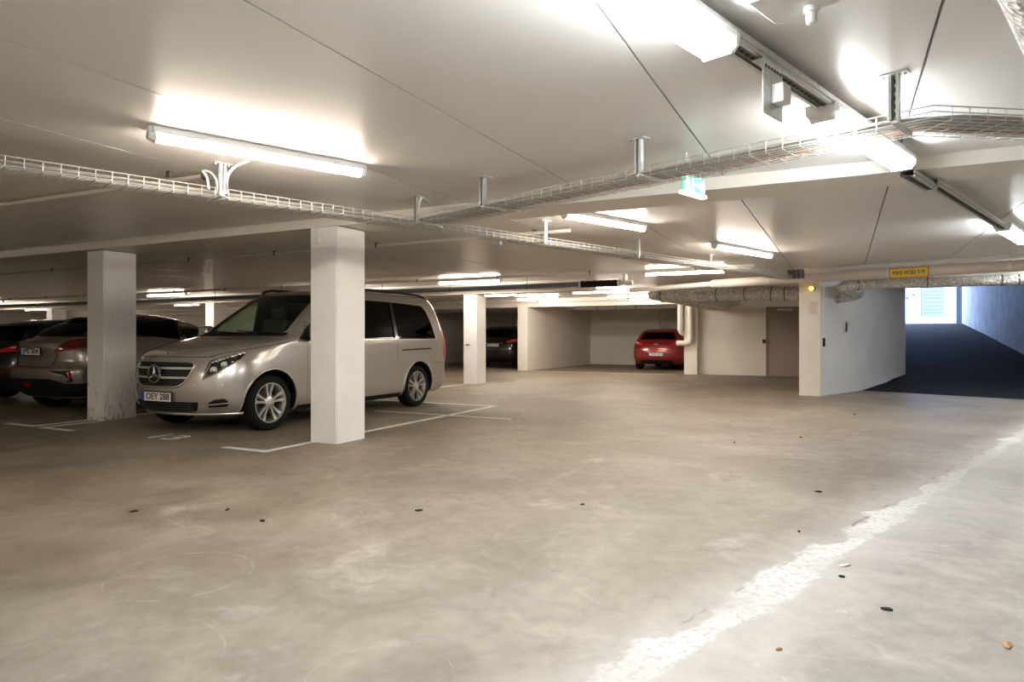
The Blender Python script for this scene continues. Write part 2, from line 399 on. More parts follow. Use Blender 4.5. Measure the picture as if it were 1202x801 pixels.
prism(bm,[(PL[0]-.3,PL[1]-.2),(JL[0]+.3,JL[1]-.3),(9.75,16.0),(10.0,19.5),ab(22,.6),ab(22,-.5)],CEIL+.01,CEIL+.12)
struct('trim_1',bm,MT['darksteel'])
# ramp ceiling + fascia
bm=bmesh.new()
q=[(JL[0]-.7,JL[1]+.3,2.56),(JR[0]+1.0,JR[1]-.8,2.56),(18.5,26.3,4.2),(12.9,27.8,4.2)]
vs=[bm.verts.new(p) for p in q]+[bm.verts.new((p[0],p[1],p[2]+.25)) for p in q]
for f in ((0,3,2,1),(4,5,6,7),(0,1,5,4),(1,2,6,5),(2,3,7,6),(3,0,4,7)): bm.faces.new([vs[i] for i in f])
bmesh.ops.triangulate(bm,faces=bm.faces[:]); struct('ceiling_ramp',bm,MT['rampwall'])
d=Vector((JR[0]-JL[0],JR[1]-JL[1])).normalized()
struct('trim_2',slab((JL[0]-d.x*.7,JL[1]-d.y*.7),(JR[0]+d.x*1.2,JR[1]+d.y*1.2),2.32,2.9,.15,1),MT['beam'])
# beams
bm=bmesh.new(); abox(bm,5.65,6.17,-40,13.0,BEAM,CEIL+.02); struct('trim_3',bm,MT['beam'])
bm=bmesh.new(); abox(bm,14.25,14.85,-40,-5.2,2.23,CEIL+.02); struct('trim_4',bm,MT['beam'])
bm=bmesh.new(); abox(bm,20.85,21.2,-16,-4.05,2.20,CEIL+.02); abox(bm,20.85,21.2,-40,-16,2.20,CEIL+.02); struct('trim_5',bm,MT['beam'])
# walls
DL,DR=-2.07,-1.12
bm=bmesh.new(); abox(bm,21.2,21.5,-4.06,DL,0,CEIL+.02); abox(bm,21.2,21.5,DL,DR,2.06,CEIL+.02); abox(bm,21.36,21.5,DL,DR,0,2.06); abox(bm,21.2,21.5,DR,.3,0,CEIL+.02); struct('wall_back',bm,MT['wall'])
bm=bmesh.new(); abox(bm,27.2,27.5,-16.2,-4.05,0,CEIL+.02); struct('wall_bay_back',bm,MT['wall'])
bm=bmesh.new(); abox(bm,20.97,27.3,-4.45,-4.05,0,CEIL+.02); struct('wall_bay_right',bm,MT['wall'])
bm=bmesh.new(); abox(bm,20.8,27.25,-10.15,-9.77,0,2.30); struct('wall_bay_divider',bm,MT['wall'])
bm=bmesh.new(); abox(bm,20.9,27.4,-16.2,-15.9,0,CEIL+.02); struct('wall_bay_left',bm,MT['wall'])
bm=bmesh.new(); abox(bm,21.2,21.5,-40.2,-16.0,0,CEIL+.02); struct('wall_far_left',bm,MT['wall'])
bm=bmesh.new(); abox(bm,-4.2,21.4,-40.3,-40.0,0,CEIL+.02); struct('wall_left',bm,MT['wall'])
bm=bmesh.new(); abox(bm,-4.4,-4.1,-40.3,12.6,0,CEIL+.02); struct('wall_front',bm,MT['wall'])
p0=ab(-4.2,12.4)
struct('wall_right',slab((JR[0]+.55,JR[1]-.3),p0,0,CEIL+.02,.2,1),MT['wall'])
# pier + curved-looking wall beside the ramp
bm=bmesh.new()
nJ=Vector((JL[0]-PM[0],JL[1]-PM[1])).normalized(); nW=Vector((WE[0]-PM[0],WE[1]-PM[1])).normalized()
prism(bm,[PL,PM,(PM[0]+nJ.x*.5-nJ.y*.02,PM[1]+nJ.y*.5+nJ.x*.02),(PL[0]+nJ.x*.5,PL[1]+nJ.y*.5)],0,CEIL+.02)
struct('wall_pier',bm,MT['wall'])
bm=bmesh.new()
prism(bm,[(PM[0]+.004,PM[1]-.004),(JL[0]-.0,JL[1]+.0),WE,(WE[0]-.32,WE[1]+.24),(JL[0]-.26,JL[1]+.3),(PM[0]-.2,PM[1]+.25)],0,3.7)
struct('wall_ramp_left',bm,MT['wallwhite'])
struct('wall_ramp_left_upper',slab((WE[0]-.02,WE[1]+.01),WC,0,4.6,.25,1),MT['rampwall'])
struct('wall_behind_pier',slab((9.15,16.0),(9.5,19.2),0,3,.2,-1),MT['wall'])
bm=bmesh.new(); prism(bm,[(JR[0]+.25,JR[1]-.55),RN,RC,(RC[0]+.35,RC[1]-.15),(RN[0]+.35,RN[1]-.15),(JR[0]+.8,JR[1]-.6)],0,4.6)
struct('wall_ramp_right',bm,MT['rampwall'])
# gable over the ramp walls side (closes the gap to the outside above the left wall)
# ---------------------------------------------------------------- columns
def column(a,b,h,label,group='white square columns',da=.48,db=.38,m='col'):
    bm=bmesh.new(); abox(bm,a,a+da,b,b+db,0,h)
    es=[e for e in bm.edges if abs(e.verts[0].co.z-e.verts[1].co.z)>1]
    bmesh.ops.bevel(bm,geom=es,offset=.012,segments=2,affect='EDGES')
    t=thing('concrete_column',label,'column',(*ab(a+da/2,b+db/2),0),TA,group)
    obj('shaft',bm,MT[m],t,world=True)
    bm=bmesh.new(); abox(bm,a+.04,a+da-.04,b+.04,b+db-.04,h,h+.012); obj('bearing_pad',bm,MT['darksteel'],t,world=True)
    return t
c2=column(5.588,-5.285,BEAM-.013,'white square column standing in front of the silver van')
c1=column(5.72,-9.56,BEAM-.013,'white square column with scuffed base beside the silver van front',m='scuffed')
c3=column(14.27,-8.47,2.23-.013,'white square column between the van and the far black car')
for k,(b_,l) in enumerate([(-17.8,'distant white column seen just above the van bonnet'),(-26.3,'farthest white column seen above the left parked cars'),(-13.1,'white column hidden mostly behind the van roof')]):
    column(14.27,b_,2.23-.013,l)
# small socket box near the top of the front column, numbers plate on column 3
p=gp(376,283,0); 
def on_face(x,y,a=None,b=None,off=0.0):
    """photo point on the vertical plane a=const or b=const"""
    dx=(x-CX)/F; 
    if a is not None: Y=(a-off)/(dx*U[0]+U[1])
    else: Y=(b+off)/(dx*V[0]+V[1])
    return Vector((dx*Y,Y,H-(y-HY)/F*Y))
pt=on_face(374.5,283,a=5.588)
t=thing('socket_box','small white socket box with cable high on the front column','box',pt,TV)
obj('cover',bx((0,.018,0),(.05,.036,.06),bev=.004),MT['white'],t)
obj('cable',tb(smoothpts([(.0,.012,.03),(.003,.012,.07),(.0,.012,BEAM-pt.z-.02)]),.004),MT['cablewhite'],t)
t.location=Vector(pt)-Vector((U[0],U[1],0))*.037
pt=on_face(549,405,a=14.27)
bm=bmesh.new(); box(bm,(0,0,0),(.11,.02,.03),TV); bm.transform(Matrix.Translation(pt-Vector((U[0],U[1],0))*.01)); single('number_tag',bm,MT['darksteel'],'small dark tag on the white column beyond the van','tag')
# ---------------------------------------------------------------- door
t=thing('door_1',None,None,(*ab(21.2,(DL+DR)/2),0),TV)
t['kind']='structure'
bm=bmesh.new(); box(bm,(0,.03,1.027),(DR-DL-.03,.045,2.05)); obj('door_leaf',bm,MT['door'],t)
bm=bmesh.new(); w=(DR-DL)
for sx in (-1,1): box(bm,(sx*(w/2-.012),0,1.03),(.03,.06,2.06))
box(bm,(0,0,2.05),(w,.06,.03)); obj('door_frame',bm,MT['door'],t)
o=obj('door_handle',bx((-w/2+.10,-.02,1.0),(.035,.05,.035),bev=.006),MT['darksteel'],t)
obj('door_closer',bx((.05,-.04,1.97),(.42,.06,.05),bev=.008),MT['steel'],t)
pt=on_face(897,401,a=21.2)
t=thing('wall_switch','small black switch box on the wall left of the brown door','switch',pt-Vector((U[0],U[1],0))*.02,TV)
obj('case',bx((0,0,0),(.09,.04,.11),bev=.006),MT['black'],t); obj('button',bx((0,-.022,-.01),(.025,.012,.025)),MT['signred'],t)
# ---------------------------------------------------------------- things on the pier
def pier_pt(x,y,off=0.0):
    dx=(x-CX)/F; a=Vector(PL); d_=Vector((PM[0]-PL[0],PM[1]-PL[1])); n=Vector((d_.y,-d_.x)).normalized()
    c=a.dot(n); Y=c/(dx*n.x+n.y); p=Vector((dx*Y,Y,H-(y-HY)/F*Y)); return p+Vector((n.x,n.y,0))*off, n
pt,n=pier_pt(953,339,.0); ang=math.atan2(PM[1]-PL[1],PM[0]-PL[0])
t=thing('warning_lamp','small lit amber warning lamp high on the pier','lamp',pt,ang)
bm=bmesh.new(); lathe(bm,[(.045,0),(.045,.05),(.04,.06)],20,'Y',Matrix.Translation((.02,-.0,0))@Matrix.Rotation(PI,4,'Z')); obj('housing',bm,MT['black'],t,smooth=40)
bm=bmesh.new(); lathe(bm,[(.042,0),(.04,.03),(.028,.05),(.008,.058)],20,'Y',Matrix.Translation((.0,-.06,0))@Matrix.Rotation(PI,4,'Z')); obj('lens',bm,MT['amber'],t,smooth=40)
obj('cable',tb([(.0,-.01,.04),(.0,-.01,.3)],.008),MT['white'],t)
pt,n=pier_pt(954.5,362,.002)
t=thing('paper_notice','pale paper notice with faint red print taped to the pier','notice',pt,ang)
obj('sheet',bx((0,0,0),(.17,.002,.26)),MT['paper'],t)
bm=bmesh.new()
for k in range(6): box(bm,((-.02 if k%2 else .0),-.002,.10-k*.038),(.12-.03*(k%3),.002,.010))
obj('print',bm,MT['redink'],t)
# conduit + black pull switch on the white wall
wd=Vector((JL[0]-PM[0],JL[1]-PM[1])).normalized(); wn=Vector((wd.y,-wd.x))
def rw_pt(x,y,off=0.0):
    c=Vector(PM).dot(wn); dx=(x-CX)/F; Y=c/(dx*wn.x+wn.y); return Vector((dx*Y,Y,H-(y-HY)/F*Y))+Vector((wn.x,wn.y,0))*off
wa=math.atan2(wd.y,wd.x)
pt=rw_pt(966,402,.0)
t=thing('pull_switch','narrow black switch under a thin white conduit on the ramp wall edge','switch',pt,wa)
obj('case',bx((0,-.02,0),(.05,.04,.17),bev=.008),MT['black'],t)
obj('conduit',tb([(0,-.012,.08),(0,-.012,2.4-pt.z)],.011),MT['white'],t,smooth=60)
pt=rw_pt(992,384,.0)
t=thing('wall_keypad','small grey and blue keypad panel on the white ramp wall','keypad',pt,wa)
obj('frame',bx((0,-.012,0),(.15,.024,.24),bev=.004),MT['steel'],t)
obj('face',bx((0,-.026,-.005),(.10,.008,.18)),MT['shutter'],t)
bm=bmesh.new()
for i in range(3):
    for j in range(4): box(bm,(-.028+i*.028,-.032,.055-j*.04),(.018,.006,.024))
obj('keys',bm,MT['navy'],t)
# ---------------------------------------------------------------- outside
fy=37.0
bm=bmesh.new(); box(bm,(22,fy+.2,5.2),(26,.4,7.5)); o=single('street_house',bm,MT['facade'],'pale house front across the street seen through the ramp opening','house')
t=o
def fx(x): return (x-CX)/F*fy
def fz(y): return H-(y-HY)/F*fy
bm=bmesh.new(); x0,x1=fx(1081),fx(1108)
z0=fz(372); 
for k in range(12):
    box(bm,((x0+x1)/2,fy-.05,z0+.11+k*.20),(x1-x0,.06,.188))
g_=single('garage_shutter',bm,MT['shutter'],'pale slatted garage shutter in the house front','shutter')
for k,(x,y) in enumerate([(1064.8,350),(1072.2,346.4)]):
    bm=bmesh.new(); lathe(bm,[(.07,0),(.07,.08),(.03,.1)],12,'Y',Matrix.Translation((fx(x),fy-.0,fz(y)))@Matrix.Rotation(PI,4,'Z')); single('wall_spotlight',bm,MT['darksteel'],['small dark wall spotlight nearest the ramp wall corner','small dark wall spotlight next to the garage shutter'][k],'spotlight','wall spotlights on the house front')
gy=27.3; x0,x1=(1124-CX)/F*gy,(1131-CX)/F*gy
t=thing('gate_post','dark blue steel gate post at the top of the ramp','post',((x0+x1)/2,gy,1.712))
obj('post',bx((0,0,1.1),(x1-x0,.2,2.2),bev=.01),MT['navy'],t)
obj('cap_bracket',bx((.02,0,2.24),(.42,.24,.08)),MT['steel'],t)
obj('hinge',bx((-.16,0,2.1),(.07,.06,.12)),MT['navy'],t)
obj('foot_plate',bx((0,0,.012),(x1-x0+.12,.34,.024)),MT['navy'],t)
# ================================================================ LAMPS
def lamp(p0, p1, width, hgt, z, m, label, group, name='batten_lamp', endcol='white'):
    """p0,p1 plan points of the two ends; z = underside level"""
    d=Vector((p1[0]-p0[0],p1[1]-p0[1])); L=d.length; ang=math.atan2(d.y,d.x)
    t=thing(name,label,'lamp',((p0[0]+p1[0])/2,(p0[1]+p1[1])/2,z),ang,group)
    w=width/2
    # diffuser : rounded trough
    bm=bmesh.new(); prof=[]
    hd=hgt*(.5 if width<.1 else .62)
    for k in range(13):
        a=PI+PI*k/12; prof.append((w*(.84 if width<.1 else .97)*math.copysign(abs(math.cos(a))**.55,math.cos(a)), hd+hd*math.copysign(abs(math.sin(a))**.8,math.sin(a))))
    rings=[]
    for x,s in ((-L/2+.035,1),(L/2-.035,1)):
        rings.append([bm.verts.new((x,q[0]*s,q[1])) for q in prof])
    for k in range(12): bm.faces.new((rings[0][k],rings[0][k+1],rings[1][k+1],rings[1][k]))
    bm.faces.new(rings[0][::-1]); bm.faces.new(rings[1]); bm.faces.new((rings[0][0],rings[1][0],rings[1][-1],rings[0][-1]))
    bmesh.ops.recalc_face_normals(bm,faces=bm.faces[:])
    obj('diffuser',bm,m,t,smooth=50)
    bm=bmesh.new(); box(bm,(0,0,hd+(hgt-hd)/2+.002),(L-.04,width*(1.4 if width<.1 else 1.0),hgt-hd),bev=.006); obj('housing',bm,MT['white'],t)
    for s in (-1,1):
        bm=bmesh.new(); pr=[(-w*1.03,hgt),(-w*1.0,hd*.7),(-w*.72,-.004),(w*.72,-.004),(w*1.0,hd*.7),(w*1.03,hgt)]
        A=[bm.verts.new((s*(L/2-.045),y,zz)) for y,zz in pr]; B=[bm.verts.new((s*(L/2),y*.9,zz if zz>0 else .012)) for y,zz in pr]
        bm.faces.new(A); bm.faces.new(B[::-1])
        for k in range(6): bm.faces.new((A[k],B[k],B[(k+1)%6],A[(k+1)%6]))
        bmesh.ops.recalc_face_normals(bm,faces=bm.faces[:]); obj('end_cap',bm,MT['white'],t)
    return t
WG='warm batten lamps under the ceiling'; CG='wide lamps hung along the steel rail'
zc=CEIL-.088
def cpt(x,y,z=zc+.03): return gp(x,y,z)
lamp(cpt(173,159),cpt(428,204),.085,.085,zc,MT['lampwarm'],'slim warm batten lamp on the ceiling above the left cable tray',WG)
lamp(cpt(660,252),cpt(757,269),.085,.085,zc,MT['lampwarm'],'warm batten lamp beyond the cable tray junction, near the middle',WG)
lamp(cpt(838,289),cpt(905,301),.085,.085,zc,MT['lampwarm'],'short-looking warm batten lamp above the far end of the long tray',WG)
rows_=[(13.15,[(514.6,588.8,'warm batten lamp just right of the van roof, in front of the dark pipe'),(756,852.6,'warm batten lamp under the far ceiling between the trays and silver ducts')]),
 (17.4,[(568,609,'warm batten lamp right beside the third column top'),(671.9,737,'far warm batten lamp right of the black pipe coupling')]),
 (19.6,[(606.7,657.3,'far warm batten lamp above the bay opening of the black car'),(712.4,772,'farthest warm batten lamp above the red car bay')])]
for a_,ls in rows_:
    for x0,x1,l in ls:
        def pa(x):
            dx=(x-CX)/F; Y=a_/(dx*U[0]+U[1]); return (dx*Y,Y)
        lamp(pa(x0),pa(x1),.085,.085,zc-(.02 if a_>14 else .0),MT['lampwarm'],l,WG)
for a_,x0,x1,l in [(13.15,173,218.5,'warm batten lamp above the left van bonnet, beside the first column'),(17.4,205,235,'far warm batten lamp low above the dark car roof, left of the van windscreen'),(17.4,30,57.5,'warm batten lamp above the left parked cars'),(13.15,-40,4,'warm batten lamp cut by the left picture edge'),(13.15,368,428,'warm batten lamp hidden behind the front column')]:
    def pa(x):
        dx=(x-CX)/F; Y=a_/(dx*U[0]+U[1]); return (dx*Y,Y)
    lamp(pa(x0),pa(x1),.085,.085,zc,MT['lampwarm'],l,WG)
# unseen warm lamps added to brighten the dark left side, then the rail lamps
for q0,q1,l in [((-6.2,.6),(-5.1,1.7),'added warm batten lamp left of the camera, unseen, brightening the left side'),((-9.9,4.3),(-8.8,5.4),'added warm batten lamp over the aisle, unseen, filling in light from the left'),((-9.9,4.3),(-8.8,5.4),'')]:
    if l: lamp(q0,q1,.085,.085,zc,MT['lampwarm'],l,WG)
zr=2.32
RP=Vector((2.83,4.73)); RD=Vector(D)
def rp(s): return (RP.x+RD.x*s,RP.y+RD.y*s)
lamp(rp(-4.26),rp(-2.76),.17,.085,zr,MT['lampcool'],'large bright lamp at the top edge, nearest on the steel rail',CG,'rail_lamp')
lamp(rp(-1.68),rp(-.15),.17,.085,zr,MT['lampcool'],'wide bright lamp behind the cable tray on the steel rail',CG,'rail_lamp')
lamp(rp(-7.0),rp(-5.5),.17,.085,zr,MT['lampcool'],'added wide rail lamp behind the camera, unseen, filling in light',CG,'rail_lamp')  # out of view, added to lift the dark parts of the garage
lamp(rp(8.2),rp(9.7),.17,.085,zr,MT['lampcool'],'wide bright rail lamp before the ramp, right of the picture',CG,'rail_lamp')
lamp(rp(3.55),rp(5.05),.17,.085,zr,MT['lampcool'],'wide bright lamp at the right picture edge on the steel rail',CG,'rail_lamp')
# steel channel rail : C-shaped strut
def strut(s0,s1,z0,z1,w,label,off=.0,hung=True):
    t=thing('steel_rail',label,'rail',(*rp((s0+s1)/2),z0),TD,'steel rail pieces')
    L=s1-s0; hh=z1-z0; bm=bmesh.new()
    box(bm,(0,off-w/2,hh/2),(L,.004,hh)); box(bm,(0,off+w/2,hh/2),(L,.004,hh)); box(bm,(0,off,hh-.002),(L,w,.004))
    for s in (-1,1): box(bm,(0,off+s*(w/2-.008),.002),(L,.016,.004)); box(bm,(0,off+s*(w/2+.006),hh*.45),(L,.006,.012))
    obj('channel',bm,MT['steel'],t)
    bm=bmesh.new(); box(bm,(0,off,.010),(L-.01,w-.034,.006))
    n=int(L/.05)
    for k in range(n): box(bm,(-L/2+.03+k*.05,off,.006),(.028,.014,.006),mi=1)
    obj('slot_strip',bm,[MT['darksteel'],MT['black']],t)
    return t
strut(-4.4,-.35,2.385,2.435,.09,'long galvanised rail carrying the near lamps',off=-.02)
strut(-.02,.62,2.30,2.35,.085,'short lower piece of galvanised rail under the beam',off=.01)
strut(.55,7.0,2.335,2.378,.085,'galvanised rail running from the beam to the right edge',off=-.01)
for k,s in enumerate([-4.0,-2.35,-.9]):
    bm=bmesh.new(); p=rp(s); box(bm,(p[0],p[1],2.468),(.09,.05,.03),TD); single('rail_clip',bm,MT['steel'],'small steel clip fixing the lamp rail to the ceiling','clip','rail clips')
# bracket with white box
t=thing('junction_box_bracket','grey steel bracket with a white junction box hanging beside the rail','bracket',(*rp(-2.44),2.215),TD)
for o_ in []: pass
bm=bmesh.new(); box(bm,(0,-.075,.04),(.20,.004,.24)); box(bm,(0,-.05,.158),(.20,.05,.004)); obj('plate',bm,MT['steel'],t)
obj('junction_box',bx((.02,-.105,.02),(.085,.055,.085),bev=.006),MT['white'],t)
bm=bmesh.new()
for k in range(6): box(bm,(-.075+k*.03,-.079,.13),(.014,.004,.012))
obj('slots',bm,MT['darksteel'],t)
# ceiling box top right with small cylinder
p=gp(902,0,2.30); q=gp(905,28,2.33); 
t=thing('ceiling_box','white ceiling box with a small cylindrical sensor, cut by the top edge','box',(.99+.148-.078,2.508-.148-.078,2.34),-PI/4)
obj('case',bx((.0,.0,.07),(.42,.22,.14),bev=.006),MT['white'],t)
bm=bmesh.new(); lathe(bm,[(.010,-.062),(.017,-.058),(.019,-.022),(.026,-.02),(.026,0)],16,'Z',Matrix.Translation((-.058,.072,0))); obj('sensor',bm,MT['white'],t,smooth=40)
# insulated duct in the top right corner
a0=gp(1196,0,2.2); 
P0=Vector((1.60,1.75,2.32)); 
pA=gp(1176,0,2.32);pB=gp(1202,56,2.32)
dd=Vector((pB[0]-pA[0],pB[1]-pA[1],0)).normalized(); nn=Vector((dd.y,-dd.x,0)); r_=.15
s0=Vector((*pA,2.31))+nn*r_
t=thing('insulated_duct','round grey insulated duct cut by the top right corner','duct',s0-dd*1.0)
obj('sleeve',tb([s0-dd*1.2,s0+dd*.95],r_,24),MT['foil'],t,world=True,smooth=60)
bm=bmesh.new(); lathe(bm,[(r_+.006,-.02),(r_+.006,.02)],24,'Z',Matrix.Translation(s0+dd*.6)@dd.to_track_quat('Z','Y').to_matrix().to_4x4()); obj('band',bm,MT['steel'],t,world=True)
# exit sign
q=gp(826,222,2.26); 
t=thing('exit_sign','lit green and white exit sign hanging behind the cable tray','sign',(q[0]-D[0]*.15,q[1]-D[1]*.15,2.19),TD)
obj('panel',bx((0,0,.075),(.30,.022,.12)),MT['green'],t)
obj('light_bar',bx((0,0,.005),(.31,.05,.022)),MT['exitwhite'],t)
bm=bmesh.new()   # arrow, door and running figure, on both sides
for s in (-1,1):
    y=s*.0125
    box(bm,(-.10,y,.075),(.05,.003,.09)); box(bm,(.02,y,.075),(.05,.003,.014),rot=Matrix.Rotation(.0,3,'Y'))
    box(bm,(.055,y,.075),(.03,.003,.03),rot=Matrix.Rotation(PI/4,3,'Y'))
    box(bm,(-.03,y,.08),(.014,.003,.045),rot=Matrix.Rotation(.3,3,'Y')); box(bm,(-.026,y,.115),(.014,.003,.014))
    box(bm,(-.045,y,.045),(.01,.003,.04),rot=Matrix.Rotation(.6,3,'Y')); box(bm,(-.018,y,.045),(.01,.003,.04),rot=Matrix.Rotation(-.6,3,'Y'))
    box(bm,(.11,y,.075),(.045,.003,.07))
obj('pictogram',bm,MT['exitwhite'],t)
for s in (-.1,.1): obj('hanger',tb([(s,0,.135),(s,0,CEIL-2.19)],.006),MT['steel'],t)
# ================================================================ CABLE TRAYS
def tray(path, w, label, zb=2.255, hh=.06, zoff=0.0, r=.0036):
    """path: plan centre line points"""
    P=[Vector((p[0],p[1],0)) for p in path]
    t=thing('cable_tray',label,'cable tray',(P[0].x,P[0].y,zb),0,'wire mesh cable trays')
    def off(o,z):
        out=[]
        for i,p in enumerate(P):
            a=(P[i]-P[i-1]).normalized() if i else (P[1]-P[0]).normalized()
            b=(P[i+1]-P[i]).normalized() if i<len(P)-1 else a
            n=Vector((-(a+b).y,(a+b).x,0)).normalized(); k=1/max(.5,n.dot(Vector((-a.y,a.x,0))))
            out.append(p+n*o*k+Vector((0,0,z)))
        return out
    bm=bmesh.new()
    for i in range(7): tube(bm,off(-w/2+w*i/6,zb),r,5)
    for s in (-1,1):
        tube(bm,off(s*w/2,zb+hh*.5),r,5); tube(bm,off(s*w/2,zb+hh),r*1.2,5)
    obj('long_wires',bm,MT['steel'],t,world=True)
    bm=bmesh.new()
    for a,b in zip(P,P[1:]):
        L=(b-a).length; d=(b-a)/L; n=Vector((-d.y,d.x,0)); k=int(L/.10)
        for i in range(k+1):
            c=a+d*(i*.10+.03)
            if (c-a).length>L: continue
            tube(bm,[c+n*w/2+Vector((0,0,zb+hh)),c+n*w/2+Vector((0,0,zb-r*2)),c-n*w/2+Vector((0,0,zb-r*2)),c-n*w/2+Vector((0,0,zb+hh))],r,4)
    obj('cross_wires',bm,MT['steel'],t,world=True)
    return t
# long tray
T0=Vector((-4.3,2.98)); 
nT=Vector((-.694,.720))
e0=Vector((-3.25,4.21)); dT=Vector((8.44,8.09)).normalized(); wT=.27
cen=e0+Vector((-dT.y,dT.x))*wT/2
def t1(s,o=0.0): p=cen+dT*s+Vector((-dT.y,dT.x))*o; return (p.x,p.y)
tr1=tray([t1(-1.9),t1(11.85)],wT,'long white-grey wire mesh cable tray running from the left edge to the pier')
# second tray branches towards the right
j=gp(447,257,2.29)
def line_pt(x,y,z=2.28): return Vector(gp(x,y,z))
qa=line_pt(500,262); qb=line_pt(1086,145,2.28)
d2=Vector(E)
B0=qb-d2*4.62
tr2=tray([(B0.x,B0.y),(qb.x,qb.y),(qb.x+.97*1.9,qb.y+.12*1.9)],.29,'galvanised wire mesh cable tray crossing the ceiling from the junction to the right edge',zb=2.262)
# tray fittings: clamps, hangers
def hanger(x,y,label,rz,base=2.25,thin=False,ytop=None):
    p=gp(x,y,CEIL)
    t=thing('tray_hanger',label,'hanger',(p[0],p[1],base),rz,'steel hangers holding the cable trays')
    hgt=CEIL-base; w=.045 if not thin else .035
    bm=bmesh.new(); box(bm,(0,w*.4,hgt/2),(w,.003,hgt))
    for s in (-1,1): box(bm,(s*w/2,0,hgt/2),(.004,w*.8,hgt)); box(bm,(s*(w/2-.007),-w*.4,hgt/2),(.012,.003,hgt))
    obj('post',bm,MT['steel'],t)
    bm=bmesh.new()
    for k in range(5): box(bm,(0,w*.4-.003,.03+k*hgt/5.5),(.010,.003,.024))
    obj('slots',bm,MT['black'] if not thin else MT['darksteel'],t)
    obj('top_plate',bx((0,0,hgt-.004),(.13,.07,.006)),MT['steel'],t)
    obj('cross_arm',bx((0,.13,-.010),(.03,.27,.014)),MT['steel'],t)
    for s in (-1,1):
        bm=bmesh.new(); lathe(bm,[(.007,-.016),(.007,.0)],8,'Z',Matrix.Translation((s*.048,0,hgt-.0))); obj('bolt',bm,MT['steel'],t)
    return t
rzT=math.atan2(dT.y,dT.x)
hanger(1050,87,'large slotted steel hanger of the right tray near the picture edge',-PI/4)
hanger(750,163,'slotted steel hanger halfway along the crossing tray',-PI/4)
hanger(567,208,'slotted steel hanger of the crossing tray nearest the junction',-PI/4)
hanger(489,231,'steel hanger with a bent white cable at the tray junction',-PI/4)
hanger(261,192,'white-lit steel hanger under the slim batten lamp',rzT)
hanger(640,259,'steel hanger of the long tray beyond the junction',rzT,thin=True)
hanger(750,281,'steel hanger of the long tray, middle of its far half',rzT,thin=True)
hanger(834,299,'far steel hanger of the long tray',rzT,thin=True)
# cables lying in the trays
def cable(pts,r,m,label,group='cables lying in the trays'):
    bm=tb(pts,r,6); return single('cable',bm,m,label,'cable',group,smooth=80)
def wob(fn,s0,s1,o,z,n,amp=.008):
    return [(*fn(s0+(s1-s0)*i/n,o+random.uniform(-amp,amp)),z+random.uniform(-.001,.003)) for i in range(n+1)]
def t2(s,o=0.0): p=B0+d2*s+Vector((-d2.y,d2.x))*o; return (p.x,p.y)
zb1=2.268; zb2=2.276
for i,(o,r,mm,l) in enumerate([(-.10,.011,'cablegrey','grey cable'),(-.06,.009,'cablewhite','white cable'),(-.03,.008,'cablegrey','thin grey cable'),(.03,.009,'cablewhite','white cable'),(.075,.008,'cablegrey','thin grey cable'),(.105,.016,'cablewhite','thick white cable')]):
    cable(wob(t1,-1.9,11.7,o,zb1+r,40),r,MT[mm],['grey cable nearest the camera side in the long tray','white cable beside the near side of the long tray','thin grey cable in the middle of the long tray','white cable in the middle of the long tray','thin grey cable towards the far side of the long tray','thick white cable along the far side of the long tray'][i])
end=(qb.x+.97*1.85,qb.y+.12*1.85)
kk=Vector((.97,.12)).normalized(); kn=Vector((-kk.y,kk.x))
for i,(o,r,mm) in enumerate([(.115,.009,'cablegrey'),(.085,.010,'cablegrey'),(.05,.008,'cablegrey'),(.02,.009,'cablegrey'),(-.02,.010,'cablegrey'),(-.06,.008,'cablegrey'),(-.10,.007,'orange'),(-.12,.007,'cablegrey')]):
    o=-o
    pts=wob(t2,-.0,4.55,o,zb2+r,18)
    for s in (.12,.6,1.2,1.8): 
        p=Vector((qb.x,qb.y))+kk*s+kn*o; pts.append((p.x,p.y,zb2+r))
    ll=['grey cable on the outer far side of the crossing tray','thick grey cable second from the far side of the crossing tray','thin grey cable in the far half of the crossing tray','grey cable left of centre in the crossing tray','thick grey cable right of centre in the crossing tray','thin grey cable in the near half of the crossing tray','orange cable along the side of the crossing tray','thin grey cable at the near rim of the crossing tray'][i]
    cable(pts,r,MT[mm],ll)
# conduits bundled beside the right end of the crossing tray
for k in range(2):
    o=-.115-.0+k*.04
    p0=Vector((qb.x,qb.y))+kk*.15+kn*(.10-k*.045); p1=Vector((qb.x,qb.y))+kk*1.9+kn*(.10-k*.045)
    single('conduit',tb([(p0.x,p0.y,zb2+.03),(p1.x,p1.y,zb2+.03)],.016,10),MT['steel'],['grey conduit on the outer side of the tray end at the right edge','grey conduit second in the tray end at the right edge'][k],'conduit','conduits in the right tray end',smooth=60)
# bent cable loops at hangers
def loop(pts,r,label): single('cable_loop',tb(smoothpts(pts,6),r,8),MT['cablewhite'],label,'cable','bent white cables by the hangers',smooth=80)
def onz(x,y,z): return (*gp(x,y,z),z)
loop([onz(266,226,2.27),onz(267,208,2.34),onz(276,196,2.42),onz(292,189,2.465)],.010,'bent white cable rising from the tray right of the lit hanger')
loop([onz(245,222,2.28),onz(243,209,2.36),onz(238,201,2.42)],.010,'outer bent white cable rising left of the lit hanger')
loop([onz(255,224,2.28),onz(254,212,2.35),onz(248,203,2.41),onz(240,200,2.43)],.008,'inner bent white cable rising left of the lit hanger')
loop([onz(492,252,2.28),onz(493,236,2.38),onz(497,232,2.42),onz(503,238,2.44),onz(506,242,2.46)],.010,'bent white cable at the tray junction hanger')
